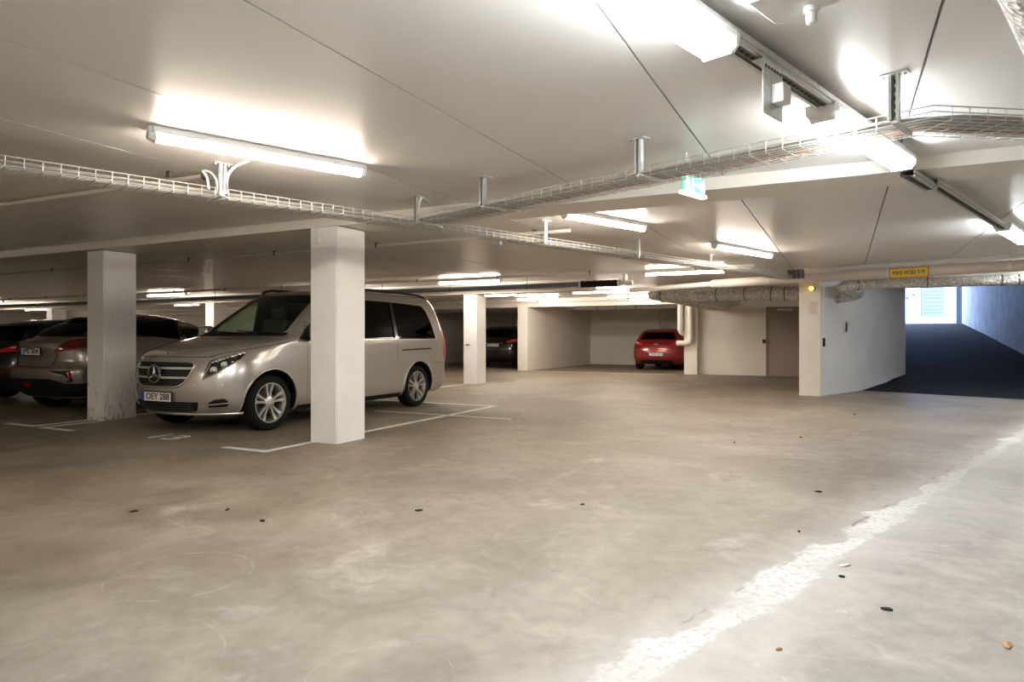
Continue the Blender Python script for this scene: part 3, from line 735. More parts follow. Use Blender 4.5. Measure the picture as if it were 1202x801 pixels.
# ================================================================ PIPES
def pipe(name,pts,r,m,label,group=None,seg=14,smooth=60,cat='pipe'):
    return single(name,tb(pts,r,seg),m,label,cat,group,smooth=smooth)
def apipe(a,b0,b1,z,r,m,label,group=None,name='pipe',clips=0):
    p0=ab(a,b0);p1=ab(a,b1)
    t=thing(name,label,'pipe',((p0[0]+p1[0])/2,(p0[1]+p1[1])/2,z-r),TV,group)
    obj('tube',tb([(*p0,z),(*p1,z)],r,12),m,t,world=True,smooth=60)
    n=clips
    for k in range(n):
        b=b0+(b1-b0)*(k+.5)/n; p=ab(a,b); bm=bmesh.new()
        box(bm,(p[0],p[1],z+r+.004),(.02,.07,.016),TV); box(bm,(*ab(a-r-.006,b),z+.0),(.02,.012,2*r+.02),TV)
        obj('pipe_clip',bm,MT['darksteel'],t,world=True)
    return t
apipe(7.36,-20,-2.9,2.425,.022,MT['pipewhite'],'thin pale pipe under the ceiling just beyond the first two columns','thin pale ceiling pipes',clips=9)
apipe(12.4,-30,-1.4,2.425,.028,MT['pipewhite'],'thin pale pipe across the ceiling beyond the van','thin pale ceiling pipes',clips=14)
apipe(14.05,-34,-5.5,2.30,.02,MT['pipewhite'],'thin pale pipe along the beam over the third column','thin pale ceiling pipes',clips=10)
apipe(20.75,-30,-4.6,2.36,.03,MT['pipewhite'],'thin pale pipe high on the far beam above the bays','thin pale ceiling pipes',clips=8)
# big grey pvc pipe with black coupling, and its continuation
def at(x,y,Y): return ((x-CX)/F*Y, Y, H-(y-HY)/F*Y)
pa0=ab(12.75,-30); pL=Vector((*pa0,2.235)); q1=Vector(at(681,333,14.15)); q1.z=2.235
dp=Vector((V[0],V[1],0)); base=Vector(ab(12.75,0)).to_3d()
def ap(a,b,z): p=ab(a,b); return Vector((p[0],p[1],z))
def b_at(x,a):
    dx=(x-CX)/F; Y=a/(dx*U[0]+U[1]); return dx*Y*V[0]+Y*V[1]
b1=b_at(681,12.75); b2=b_at(728,12.75)
t=thing('drain_pipe','large blue-grey drain pipe with a black rubber coupling under the far ceiling','pipe',ap(12.75,-10,2.18),TV)
obj('tube',tb([ap(12.75,-30,2.235),ap(12.75,b1,2.235)],.055,18),MT['pvc'],t,world=True,smooth=60)
n=24; bm=bmesh.new(); tube(bm,[ap(12.75,b1+(b2-b1)*i/n,2.235) for i in range(n+1)],.068,18,rfun=lambda s:1+.06*math.sin(s*n*PI/2)); obj('coupling',bm,MT['black'],t,world=True,smooth=60)
bm=bmesh.new(); tube(bm,[ap(12.75,b1-.01,2.235),ap(12.75,b1+.03,2.235)],.075,18); tube(bm,[ap(12.75,b2-.04,2.235),ap(12.75,b2,2.235)],.075,18); obj('hose_clamp',bm,MT['steel'],t,world=True,smooth=60)
obj('stub',tb([ap(12.75,b2,2.235),ap(12.75,b2+.25,2.235)],.05,16),MT['pipe'],t,world=True,smooth=60)
bm=bmesh.new(); c=ap(12.75,b2+.10,2.30); box(bm,c,(.05,.16,.20),TV); obj('bracket',bm,MT['pipe'],t,world=True)
for k in range(8):
    b=b1-1.2-k*1.9; bm=bmesh.new(); tube(bm,[ap(12.75,b,2.30),ap(12.75,b,CEIL)],.006,6); tube(bm,[ap(12.75,b-.015,2.235),ap(12.75,b+.015,2.235)],.062,16); obj('hanger',bm,MT['darksteel'],t,world=True)
# big beige pipe across the right side, direction E
def epipe_pts(x0,y0,x1,y1,z): return [Vector((*gp(x0,y0,z),z)),Vector((*gp(x1,y1,z),z))]
pp=epipe_pts(836,333.4,1202,311.5,2.27); dd=(pp[1]-pp[0]).normalized()
t=thing('beige_pipe','large beige pipe crossing above the ramp opening behind the height sign','pipe',pp[0])
obj('tube',tb([pp[0],pp[1]+dd*1.8],.088,24),MT['pipe'],t,world=True,smooth=60)
pw=epipe_pts(740,341.2,836,334.6,2.245)
obj('narrow_end',tb([pw[0],pp[0]],.055,18),MT['pipewhite'],t,world=True,smooth=60)
for s in (1.2,3.3,5.0):
    c=pp[0]+dd*s; bm=bmesh.new(); tube(bm,[c-dd*.02,c+dd*.02],.094,24); tube(bm,[c+Vector((0,0,.09)),c+Vector((0,0,CEIL-2.27))],.006,6); obj('pipe_clip',bm,MT['steel'],t,world=True,smooth=50)
pp2=epipe_pts(937,318.6,1202,300.5,2.425); d3=(pp2[1]-pp2[0]).normalized()
t=thing('white_pipe','slim white pipe tight under the ceiling above the beige pipe','pipe',pp2[0])
obj('tube',tb([pp2[0],pp2[1]+d3*1.6],.04,18),MT['pipewhite'],t,world=True,smooth=60)
c=pp2[0]+d3*2.1; bm=bmesh.new(); box(bm,c+Vector((0,0,-.03)),(.18,.06,.012),-TD); obj('pipe_clip',bm,MT['steel'],t,world=True)
# small junction fitting where the tray ends
bm=bmesh.new(); p=gp(934,322,2.33)
for k in range(4): box(bm,(p[0]+.08*(k-1.5)*.7,p[1]-.08*(k-1.5)*.7,2.33),(.03,.12,.16),-TD)
single('tray_end_bracket',bm,MT['darksteel'],'dark steel bracket where the long tray ends above the pier','bracket')
# height sign
sx0=Vector((*gp(1045,320.8,2.27),2.27)); 
ctr=(Vector(at(1045,322,0))*0); 

def onaxis(x):
    q=(x-CX)/F; a_=pp[0]; k=(a_.x-q*a_.y)/(q*dd0.y-dd0.x); return a_+dd0*k
dd0=(pp[1]-pp[0]).normalized(); pL_=onaxis(1045.5); pR_=onaxis(1092); pL_.z=pR_.z=2.255
ps=(pL_+pR_)/2; W_=(pR_-pL_).length; ang=math.atan2(pR_.y-pL_.y,pR_.x-pL_.x); nrm=Vector((math.sin(ang),-math.cos(ang),0))
t=thing('height_sign','yellow sign reading MAX HÖJD 2 M with red border on the beige pipe','sign',ps+nrm*.10,ang)
hs=.172
obj('board',bx((0,0,0),(W_,.006,hs)),MT['signred'],t)
obj('face',bx((0,-.004,0),(W_-.03,.004,hs-.03)),MT['yellow'],t)
bm=text_bm('MAX HÖJD 2 M',.092,.0015,.0012)
xs=[v.co.x for v in bm.verts]; sc=(W_*.80)/(max(xs)-min(xs))
bm.transform(Matrix.Translation((0,-.0075,.0))@Matrix.Rotation(PI/2,4,'X')@Matrix.Diagonal((sc,1.0,1,1)))
obj('lettering',bm,MT['black'],t)
# insulated duct over the ramp opening + its elbow
def duct(name,pts,r,label,bands=(),group='foil insulated ducts',seg=20,sm=6,rfun=None):
    P=smoothpts(pts,sm)
    t=thing(name,label,'duct',P[0],0,group)
    bm=bmesh.new(); tube(bm,P,r,seg,rfun=rfun); obj('sleeve',bm,MT['foil'],t,world=True,smooth=60)
    for f in bands:
        i=min(int(f*(len(P)-2)),len(P)-2); a=P[i];d=(P[i+1]-a).normalized()
        bm=bmesh.new(); tube(bm,[a-d*.012,a+d*.012],r*1.035,seg); obj('band',bm,MT['darksteel'],t,world=True,smooth=50)
    return t
zd=2.145
A=Vector((*gp(1015,333.8,zd),zd)); B=Vector((*gp(1202,328.3,zd),zd)); dB=(B-A).normalized()

duct('insulated_duct',[rw_pt(981,348,.02),rw_pt(985,347.5,.14),rw_pt(993,344.5,.24),A-dB*.35+Vector((-.02,-.02,-.05)),A+Vector((0,0,-.005)),A+dB*1.2,A+dB*2.4,B,B+dB*1.6],.096,'foil insulated duct crossing the ramp opening and bending down to the white wall',(.5,.62,.74,.88),rfun=lambda s:1+.5*max(0,1-s*2.9)**.6 if s<.345 else 1)
# main duct on the left of the pier, and four branches into the wall
A=Vector((*gp(778,347.3,2.15),2.15)); B=Vector((*gp(938,343,2.10),2.10)); 
A=Vector(at(778,347.5,16.0)); B=Vector(at(945,343.2,14.0)); d4=(B-A).normalized()
duct('insulated_duct',[A,A+(B-A)*.25,A+(B-A)*.5,A+(B-A)*.72+Vector((0,0,-.0)),A+(B-A)*.86+Vector((0,0,-.03)),B+Vector((0,0,-.02)),B+d4*.9],.155,'thick foil insulated duct ending behind the pier beside the brown door',(.02,.3,.45,.6,.72,.86))
def wallhit(x,y): return on_face(x,y,a=21.2)
for k,(x0,y0,x1,y1,r,l) in enumerate([(766,346,829,358.6,.13,'lowest foil insulated branch duct reaching the wall above the red car pillar'),(795,350.5,848,357,.12,'middle foil insulated branch duct entering the wall'),(815,350,864,354,.14,'foil insulated branch duct entering the wall nearest the brown door')]):
    e=wallhit(x1,y1); s=Vector(at(x0,y0,17.0-k*.3)); mid=(e+s)/2
    duct('insulated_duct',[s,mid,e-(e-s).normalized()*.15,e+Vector((U[0],U[1],0))*.06],r,l,(.2,.55,.9))
# bay duct seen under the far header
s=ap(21.9,b_at(742,21.9)-.0,2.27); 
duct('insulated_duct',[ap(21.95,-9.3+.9,2.24),ap(21.95,-7.4,2.24),ap(21.95,-6.0,2.24),ap(21.7,-4.7,2.24)],.13,'foil insulated duct under the ceiling of the red car bay',(.3,.5,.7))
duct('insulated_duct',[ap(22.2,-14.5,2.25),ap(22.2,-13.0,2.25),ap(23.0,-12.1,2.2),ap(23.6,-10.4,2.2)],.14,'foil insulated duct in the bay above the black car',(.3,.6))
# vertical wall pipes with elbows
fa=20.97-.10
def vp(x,a): 
    b=b_at(x,a); return b
g='white insulated pipes by the bay pillar'
ba=vp(798.5,fa); bb=vp(810.5,fa)
def zpix(y,a,b): p=ab(a,b); return H-(y-HY)/F*p[1]
z1=zpix(390,fa,ba); pipe('wall_pipe',smoothpts([ap(fa,ba,2.35),ap(fa,ba,z1+.35),ap(fa,ba,z1+.12),ap(fa+.03,ba+.02,z1+.02),ap(fa+.16,ba+.04,z1-.03),ap(fa+.3,ba+.04,z1-.04)],6),.085,MT['pipewhite'],'shorter white vertical pipe with rounded lower elbow by the bay pillar',g,18)
z2=zpix(403,fa,bb); pipe('wall_pipe',smoothpts([ap(fa,bb,2.35),ap(fa,bb,z2+.4),ap(fa,bb,z2+.16),ap(fa,bb-.03,z2+.04),ap(fa,bb-.14,z2),ap(fa,bb-.42,z2)],6),.082,MT['pipewhite'],'longer white vertical pipe turning left at its foot beside the red car',g,18)
for k,x in enumerate((773.5,782.5)):
    a_=26.9; b=b_at(x,a_); pipe('riser_pipe',[ap(a_,b,.0),ap(a_,b,2.3)],.05,MT['pipewhite'],['left thin white pipe rising behind the red car','right thin white pipe rising behind the red car'][k],'thin risers behind the red car',12)
# small valve fitting under the bay ceiling
c=Vector(at(669,361.5,24.5)); t=thing('pipe_valve','small pipe fitting with a short stub under the bay ceiling','valve',c)
bm=bmesh.new(); tube(bm,[(0,0,-.09),(0,0,.12)],.06,12); tube(bm,[(-.07,0,0),(.07,0,0)],.07,12); obj('body',bm,MT['pipe'],t,smooth=50)
obj('stub',tb([(.05,0,0),(.55,-.1,-.03)],.045,12),MT['pipewhite'],t,smooth=60)
obj('riser',tb([(0,0,.1),(0,0,CEIL-c.z)],.035,10),MT['pipe'],t,smooth=60)
# small camera-like box under the ceiling beyond the tray
c=Vector((*gp(583,286,2.43),2.43)); t=thing('detector_box','small white box under the ceiling just beyond the tray junction','detector',c,TV)
obj('case',bx((0,0,.01),(.13,.08,.06),bev=.005),MT['white'],t); obj('base',bx((.03,.0,.044),(.2,.1,.012)),MT['white'],t)
# small dark U clips under the ceiling (left front)
for k,(x,y,l) in enumerate([(198,204,'small steel cable clip under the ceiling left of the lit hanger'),(240,206,'dark angle bracket under the ceiling beside the lit hanger'),(627,272,'small U clip under the ceiling left of the middle hanger')]):
    p=gp(x,y,CEIL-.02); bm=bmesh.new(); box(bm,(p[0],p[1],CEIL-.006),(.05,.02,.012),TV)
    for s in (-1,1): box(bm,(p[0]+V[0]*s*.02,p[1]+V[1]*s*.02,CEIL-.025),(.006,.02,.045),TV)
    single('ceiling_clip',bm,MT['darksteel'],l,'clip','small clips under the ceiling')
# dark angle iron from the left edge
p0=gp(0,241,2.44);p1=gp(236,205,2.44)
p1=gp(240,207,2.44)
t=thing('angle_bar','long dark pipe under the ceiling running from the left edge to the tray','pipe',(*p1,2.43),math.atan2(p1[1]-p0[1],p1[0]-p0[0]))
obj('bar',tb([(*p0,2.44),(*p1,2.44)],.021,12),MT['pipe'],t,world=True,smooth=60)
obj('end_socket',tb([(*p1,2.44),(p1[0]+.06,p1[1]-.03,2.44)],.036,12),MT['darksteel'],t,world=True,smooth=60)
# ================================================================ FLOOR MARKINGS
def strip(p0,p1,w,label,group='white parking bay lines',z=.0035,name='parking_line'):
    d=Vector((p1[0]-p0[0],p1[1]-p0[1])).normalized(); n=Vector((-d.y,d.x))*w/2
    return [(p0[0]+n.x,p0[1]+n.y),(p1[0]+n.x,p1[1]+n.y),(p1[0]-n.x,p1[1]-n.y),(p0[0]-n.x,p0[1]-n.y)]
def line(segs,label,w=.085,m='line',name='parking_line',z=.0035):
    bm=bmesh.new()
    for k,(p0,p1) in enumerate(segs): prism(bm,strip(p0,p1,w,''),.0,z-k*.0003)
    return single(name,bm,MT[m],label,'floor marking','white parking bay lines')
lw=.085
line([(ab(4.87,-5.25),ab(9.90,-5.25)),(ab(4.915,-5.2),ab(4.915,-5.85))],'white bay line running past the front column, with a corner leg before the van')
line([(ab(9.86,-5.3),ab(9.86,-9.4))],'white line across the back end of the van bay')
line([(ab(4.93,-9.45),ab(9.9,-9.45)),(ab(4.97,-9.41),ab(4.97,-10.06))],'white bay line with a leg pointing left at the scuffed column')
line([(ab(4.90,-9.19),ab(5.75,-9.19)),(ab(4.94,-9.2),ab(4.94,-8.55))],'white corner mark with a leg pointing right at the scuffed column')
line([(ab(11.3,-8.34),ab(14.2,-8.34))],'white line leading from the van rear to the third column')
line([(ab(8.40,-6.6),ab(8.40,-4.2))],'faint worn white line across the floor behind the front column',.06)
line([(ab(20.6,-9.6),ab(20.6,-4.6))],'pale line across the mouth of the red car bay',.10)
line([(ab(4.97,-13.3),ab(4.97,-12.6))],'short white mark by the left picture edge')
# painted bay number, worn
bm=text_bm('13',.55,.0015,.008)
bm.transform(Matrix.Translation((*ab(5.12,-7.02),.0022))@Matrix.Rotation(TV+PI*0,4,'Z')@Matrix.Diagonal((1,.8,1,1)))
single('bay_number',bm,MT['line'],'worn white painted bay number on the floor before the van','floor marking')
# leaves and crumbs on the floor
random.seed(3)
deb=[(862,520,'black',.035),(940,514,'black',.03),(1040,716,'black',.045),(991,665,'paint',.05),(1182,758,'leaf',.06),(914,764,'leaf',.02),(938,625,'black',.02),(492,600,'black',.05),(308,612,'black',.05),(1003,487,'black',.03),(961,578,'black',.04),(988,678,'black',.025),(684,593,'black',.03),(157,601,'black',.05),(267,599,'black',.03)]
mm={'black':MT['black'],'paint':MT['pipe'],'leaf':mat('dry_leaf',(.42,.26,.14),.7)}
nm=['dark flake on the floor, {}']
places=['before the pier, left of the ramp','nearest the ramp joint','right of the white crack, the largest black one','beside the crack on its right side','near the lower right corner, curled and brown','at the bottom, small and brown, right of the crack','left of the crack near its middle','middle of the floor before the front column','left of centre, long and thin','far right, near the top of the crack','on the brown floor above the middle of the crack','just right of the crack, small','in the middle of the floor, thin','on the left floor, faint and flat','between two flakes on the left floor']
for (x,y,k,s),pl in zip(deb,places):
    p=gp(x,y); bm=bmesh.new(); n=9; vs=[]
    for i in range(n):
        a=2*PI*i/n; rr=s*(.35+.25*random.random()); vs.append((rr*math.cos(a)*1.2,rr*math.sin(a)*.55))
    c=bm.verts.new((0,0,.012)); ring=[bm.verts.new((v[0],v[1],.003+.007*random.random())) for v in vs]; low=[bm.verts.new((v[0],v[1],.0)) for v in vs]
    for i in range(n): bm.faces.new((c,ring[i],ring[(i+1)%n])); bm.faces.new((ring[i],low[i],low[(i+1)%n],ring[(i+1)%n]))
    bm.faces.new(low[::-1]); bm.transform(Matrix.Translation((p[0],p[1],0))@Matrix.Rotation(random.random()*3,4,'Z'))
    isl=k=='leaf'
    single('dry_leaf' if isl else 'dirt_flake',bm,mm[k],('dry leaf scrap ' if isl else ('brown flake ' if k=='paint' else 'dark flake '))+pl,'leaf' if isl else 'debris')
# ================================================================ VEHICLES
class Body:
    """plan outlines stacked by height. rows: z, xf, xr, w, Lf, nf, Lr, nr"""
    def __init__(s, rows, sx=1.0, sy=1.0, sz=1.0):
        s.r=[(r[0]*sz,r[1]*sx,r[2]*sx,r[3]*sy,r[4]*sx,r[5],r[6]*sx,r[7]) for r in rows]
        s.z0=s.r[0][0]; s.z1=s.r[-1][0]
    def at(s,z):
        R=s.r
        z=min(max(z,s.z0),s.z1)
        for i in range(len(R)-1):
            if z<=R[i+1][0]: break
        a,b=R[i],R[i+1]; h=b[0]-a[0]; t=(z-a[0])/h
        out=[]
        for k in range(1,8):
            d=(b[k]-a[k])/h
            def slope(j):
                if j<=0 or j>=len(R)-1: return None
                d0=(R[j][k]-R[j-1][k])/(R[j][0]-R[j-1][0]); d1=(R[j+1][k]-R[j][k])/(R[j+1][0]-R[j][0])
                if d0*d1<=0: return 0.0
                return 2*d0*d1/(d0+d1)
            m0=slope(i); m1=slope(i+1)
            m0=d if m0 is None else m0; m1=d if m1 is None else m1
            h00=2*t**3-3*t*t+1;h10=t**3-2*t*t+t;h01=-2*t**3+3*t*t;h11=t**3-t*t
            out.append(h00*a[k]+h10*h*m0+h01*b[k]+h11*h*m1)
        return out
    def W(s,x,z):
        xf,xr,w,Lf,nf,Lr,nr=s.at(z)
        if x>xf-Lf:
            u=min(1,(x-(xf-Lf))/Lf); return w*(1-u**nf)**(1/nf)
        if x<xr+Lr:
            u=min(1,((xr+Lr)-x)/Lr); return w*(1-u**nr)**(1/nr)
        return w
    def XF(s,y,z):
        xf,xr,w,Lf,nf,Lr,nr=s.at(z); u=min(1,abs(y)/w); return xf-Lf+Lf*(1-u**nf)**(1/nf)
    def XR(s,y,z):
        xf,xr,w,Lf,nf,Lr,nr=s.at(z); u=min(1,abs(y)/w); return xr+Lr-Lr*(1-u**nr)**(1/nr)
    def corner(s,phi,z,front=True):
        xf,xr,w,Lf,nf,Lr,nr=s.at(z); a=math.radians(abs(phi)); n=nf if front else nr
        y=w*max(0,math.sin(a))**(2/n)*(1 if phi>=0 else -1)
        if front: return Vector((xf-Lf+Lf*max(0,math.cos(a))**(2/n),y,z))
        return Vector((xr+Lr-Lr*max(0,math.cos(a))**(2/n),y,z))
    def loop(s,z,inset=0.0,nq=16,ns=26):
        xf,xr,w,Lf,nf,Lr,nr=s.at(z)
        xf-=inset; xr+=inset; w=max(.02,w-inset); 
        pts=[]
        for k in range(nq+1):
            a=PI/2*k/nq; pts.append((xf-Lf+Lf*math.cos(a)**(2/nf), w*math.sin(a)**(2/nf)))
        xa,xb=xf-Lf,xr+Lr
        for k in range(1,ns): pts.append((xa+(xb-xa)*k/ns,w))
        for k in range(nq+1):
            a=PI/2*(1-k/nq); pts.append((xr+Lr-Lr*math.cos(a)**(2/nr), w*math.sin(a)**(2/nr)))
        full=pts+[(x,-y) for x,y in pts[-2:0:-1]]
        return full
    def zs(s,za,zb,step=.03,mx=.035):
        out=[za]; z=za
        while z<zb-1e-6:
            dz=step; a=s.at(z)
            while dz>.002:
                b=s.at(min(z+dz,zb))
                if max(abs(a[0]-b[0]),abs(a[1]-b[1])*.8,abs(a[2]-b[2]))<mx: break
                dz*=.6
            z=min(z+dz,zb); out.append(z)
        return out
    def solid(s,za=None,zb=None,inset=0.0,mi=0):
        za=s.z0 if za is None else za; zb=s.z1 if zb is None else zb
        bm=bmesh.new(); prev=None; first=None
        for z in s.zs(za,zb):
            ring=[bm.verts.new((x,y,z)) for x,y in s.loop(z,inset)]
            if prev:
                n=len(ring)
                for i in range(n): bm.faces.new((prev[i],prev[(i+1)%n],ring[(i+1)%n],ring[i]))
            else: first=ring
            prev=ring
        bm.faces.new(first[::-1]); bm.faces.new(prev)
        for f in bm.faces: f.material_index=mi
        bmesh.ops.recalc_face_normals(bm,faces=bm.faces[:])
        return bm
def span(poly,z):
    xs=[]
    for i in range(len(poly)):
        (x0,z0),(x1,z1)=poly[i],poly[(i+1)%len(poly)]
        if (z0-z)*(z1-z)<0 or z0==z and z1!=z: xs.append(x0+(x1-x0)*(z-z0)/(z1-z0))
    return (min(xs),max(xs)) if len(xs)>1 else None
def patch(bm,poly,fn,o1,o0=-.004,nu=14,nv=10,mi=0):
    """poly in (u,z); fn(u,z,offset)->Vector. builds a thick patch on the body surface"""
    zs=[p[1] for p in poly]; za,zb=min(zs),max(zs); e=(zb-za)*.004
    key=sorted(set([za+e,zb-e]+[z for z in zs if za+e<z<zb-e]+[za+e+(zb-za-2*e)*k/nv for k in range(nv+1)]))
    rows=[]
    for z in key:
        sp=span(poly,z+1e-7)
        if sp is None: continue
        if sp[1]-sp[0]<1e-4: sp=(sp[0]-5e-4,sp[1]+5e-4)
        rows.append([(sp[0]+(sp[1]-sp[0])*k/nu,z) for k in range(nu+1)])
    O=[[bm.verts.new(fn(u,z,o1)) for u,z in r] for r in rows]; I=[[bm.verts.new(fn(u,z,o0)) for u,z in r] for r in rows]
    fs=[]
    for a in range(len(rows)-1):
        for k in range(nu):
            fs.append(bm.faces.new((O[a][k],O[a][k+1],O[a+1][k+1],O[a+1][k]))); fs.append(bm.faces.new((I[a][k],I[a+1][k],I[a+1][k+1],I[a][k+1])))
        for k in (0,nu): fs.append(bm.faces.new((O[a][k],O[a+1][k],I[a+1][k],I[a][k])))
    for a in (0,len(rows)-1):
        for k in range(nu): fs.append(bm.faces.new((O[a][k],O[a][k+1],I[a][k+1],I[a][k])))
    for f in fs: f.material_index=mi
    bmesh.ops.recalc_face_normals(bm,faces=fs)
def f_side(B,s):
    return lambda x,z,o: Vector((x,s*(B.W(x,z)+o),z))
def f_front(B): return lambda y,z,o: Vector((B.XF(y,z)+o,y,z))
def f_rear(B): return lambda y,z,o: Vector((B.XR(y,z)-o,y,z))
def f_cor(B,s,front=True):
    def f(p,z,o):
        v=B.corner(p*s,z,front); q=B.corner(p*s+.8,z,front)-B.corner(p*s-.8,z,front); n=Vector((q.y,-q.x,0))
        if n.length<1e-6: n=Vector((1 if front else -1,0,0))
        n.normalize()
        if n.dot(Vector((v.x,v.y,0)))<0: n=-n
        return v+n*o
    return f
def ribbon(bm,pts,nrm,w,th=.003,mi=0):
    tube(bm,[Vector(p)+Vector(nrm(p))*.0 for p in pts],w/2,5,mi=mi)
def prism_xz(poly,y0,y1,mi=1):
    bm=bmesh.new(); a=[bm.verts.new((x,y0,z)) for x,z in poly]; b=[bm.verts.new((x,y1,z)) for x,z in poly]; n=len(poly)
    bm.faces.new(a); bm.faces.new(b[::-1])
    for i in range(n): bm.faces.new((a[i],b[i],b[(i+1)%n],a[(i+1)%n]))
    for f in bm.faces: f.material_index=mi
    bmesh.ops.recalc_face_normals(bm,faces=bm.faces[:]); return bm
def prism_yz(poly,x0,x1,mi=1):
    bm=prism_xz(poly,0,1,mi)
    for v in bm.verts: x,y,z=v.co; v.co=(x0+(x1-x0)*y,x,z)
    bmesh.ops.recalc_face_normals(bm,faces=bm.faces[:]); return bm
def carve(base,cutters,mats,ang=28):
    me=bpy.data.meshes.new('b'); base.to_mesh(me); base.free()
    for m in mats: me.materials.append(m)
    o=bpy.data.objects.new('b',me); C.objects.link(o); tmp=[]
    for i,c in enumerate(cutters):
        cm=bpy.data.meshes.new('c'); c.to_mesh(cm); c.free()
        for m in mats: cm.materials.append(m)
        co=bpy.data.objects.new('c',cm); C.objects.link(co); tmp.append(co)
        md=o.modifiers.new('m%d'%i,'BOOLEAN'); md.operation='DIFFERENCE'; md.solver='EXACT'; md.object=co; md.use_hole_tolerant=True
    dg=bpy.context.evaluated_depsgraph_get(); dg.update()
    res=bpy.data.meshes.new_from_object(o.evaluated_get(dg))
    bm=bmesh.new(); bm.from_mesh(res)
    bpy.data.objects.remove(o)
    for t in tmp: bpy.data.objects.remove(t)
    return bm
def wheel_arch(x,y0,y1,z,r):
    bm=bmesh.new(); lathe(bm,[(r,y0),(r,y1)],48,'Y',Matrix.Translation((x,0,z)),mi=1); bmesh.ops.recalc_face_normals(bm,faces=bm.faces[:]); return bm
def rounded(poly,r=.05,n=4):
    out=[]; N=len(poly)
    for i in range(N):
        p=Vector(poly[i]); a=Vector(poly[i-1]); b=Vector(poly[(i+1)%N])
        ra=min(r,(a-p).length*.45,(b-p).length*.45); s=p+(a-p).normalized()*ra; e=p+(b-p).normalized()*ra
        for k in range(n+1):
            t=k/n; out.append(tuple(s*(1-t)**2+p*2*t*(1-t)+e*t*t))
    return out
def make_wheel(parent,x,y,R,rimr,width,spokes=5,twin=True,side=1,m='alloy',tag_=None):
    """side=+1 : outer face towards +y"""
    Mt=Matrix.Translation((x,y,R))
    def fix(bm):
        if side<0:
            bmesh.ops.scale(bm,vec=(1,-1,1),verts=bm.verts[:]); bmesh.ops.reverse_faces(bm,faces=bm.faces[:])
        bm.transform(Mt); return bm
    h=width/2
    # rim with spokes
    bm=bmesh.new()
    lathe(bm,[(rimr*.93,-h*.9),(rimr*.97,-h*.9),(rimr*.90,-h*.5),(rimr*.90,h*.55),(rimr*1.0,h*.86),(rimr*1.0,h*.93),(rimr*.955,h*.93),(rimr*.94,h*.80),(rimr*.86,h*.5),(rimr*.86,-h*.5)],40,'Y',closed=True)
    lathe(bm,[(.0,h*.42),(.078,h*.42),(.075,h*.72),(.045,h*.80),(.0,h*.80)],20,'Y')
    for k in range(spokes):
        for d in ((-.13,.13) if twin else (0,)):
            a=2*PI*k/spokes+PI/2; 
            p0=Vector((math.cos(a+d*1.5)*.055,0,math.sin(a+d*1.5)*.055)); p1=Vector((math.cos(a+d*1.65)*rimr*.93,0,math.sin(a+d*1.65)*rimr*.93))
            t=(p1-p0).normalized(); s=Vector((t.z,0,-t.x))
            w0,w1=(.017,.028) if twin else (.03,.05)
            vs=[]
            for p,w,yy in ((p0,w0,h*.70),((p0+p1)/2,w0*1.15,h*.66),(p1,w1,h*.80)):
                vs.append([bm.verts.new(p+s*w+Vector((0,yy-.035,0))),bm.verts.new(p+s*w*.75+Vector((0,yy,0))),bm.verts.new(p-s*w*.75+Vector((0,yy,0))),bm.verts.new(p-s*w+Vector((0,yy-.035,0)))])
            for A_,B_ in zip(vs,vs[1:]):
                for q in range(4): bm.faces.new((A_[q],A_[(q+1)%4],B_[(q+1)%4],B_[q]))
            bm.faces.new(vs[0]); bm.faces.new(vs[-1][::-1])
    bmesh.ops.recalc_face_normals(bm,faces=bm.faces[:])
    wh=obj('wheel',fix(bm),MT[m],parent,smooth=35)
    # tyre
    bm=bmesh.new(); rr=R-.002
    lathe(bm,[(rimr*.96,-h*.85),(rimr*1.05,-h),(R*.88,-h*1.03),(rr*.97,-h*.93),(rr,-h*.72),(rr,h*.72),(rr*.97,h*.93),(R*.88,h*1.03),(rimr*1.05,h),(rimr*.96,h*.88),(rimr*.9,h*.4),(rimr*.9,-h*.4)],56,'Y',closed=True)
    bmesh.ops.recalc_face_normals(bm,faces=bm.faces[:]); obj('tyre',fix(bm),MT['tire'],wh,smooth=50)
    bm=bmesh.new(); lathe(bm,[(rimr*.62,-.03),(rimr*.62,-.01)],28,'Y'); obj('brake_disc',fix(bm),MT['darksteel'],wh,smooth=40)
    bm=bmesh.new(); lathe(bm,[(rimr*.855,-h*.46),(rimr*.855,-h*.40)],28,'Y'); obj('wheel_back',fix(bm),MT['black'],wh,smooth=40)
    bm=bmesh.new()
    for k in range(5):
        a=2*PI*(k+.5)/5+PI/2; lathe(bm,[(.010,h*.6),(.009,h*.76)],8,'Y',Matrix.Translation((math.cos(a)*.055,0,math.sin(a)*.055)))
    lathe(bm,[(.036,h*.78),(.034,h*.84),(.0,h*.86)],18,'Y')
    obj('hub_cap',fix(bm),MT['steel'],wh,smooth=40)
def make_plate(parent,s,frame_m,M,w=.52,h=.11):
    p=obj('number_plate',_t(bx((0,0,0),(w+.02,.012,h+.02)),M),MT['black'],parent)
    obj('plate_face',_t(bx((.0,-.008,0),(w-.004,.004,h-.006)),M),MT['plate'],p)
    obj('blue_band',_t(bx((-w/2+.024,-.011,0),(.042,.003,h-.008)),M),MT['blue'],p)
    bm=text_bm(s,.105,.001,.0012); xs=[v.co.x for v in bm.verts]; sc=(w*.80)/(max(xs)-min(xs))
    bm.transform(Matrix.Translation((.026,-.0115,0))@Matrix.Rotation(PI/2,4,'X')@Matrix.Diagonal((sc,1,1,1)))
    obj('plate_letters',_t(bm,M),MT['black'],p)
def _t(bm,M): bm.transform(M); return bm
def FR(x,y,z,front=True,tilt=0.0):   # frame whose -y looks outward at the nose / tail
    R=Matrix.Rotation(PI/2 if front else -PI/2,4,'Z')
    return Matrix.Translation((x,y,z))@R@Matrix.Rotation(tilt,4,'X')
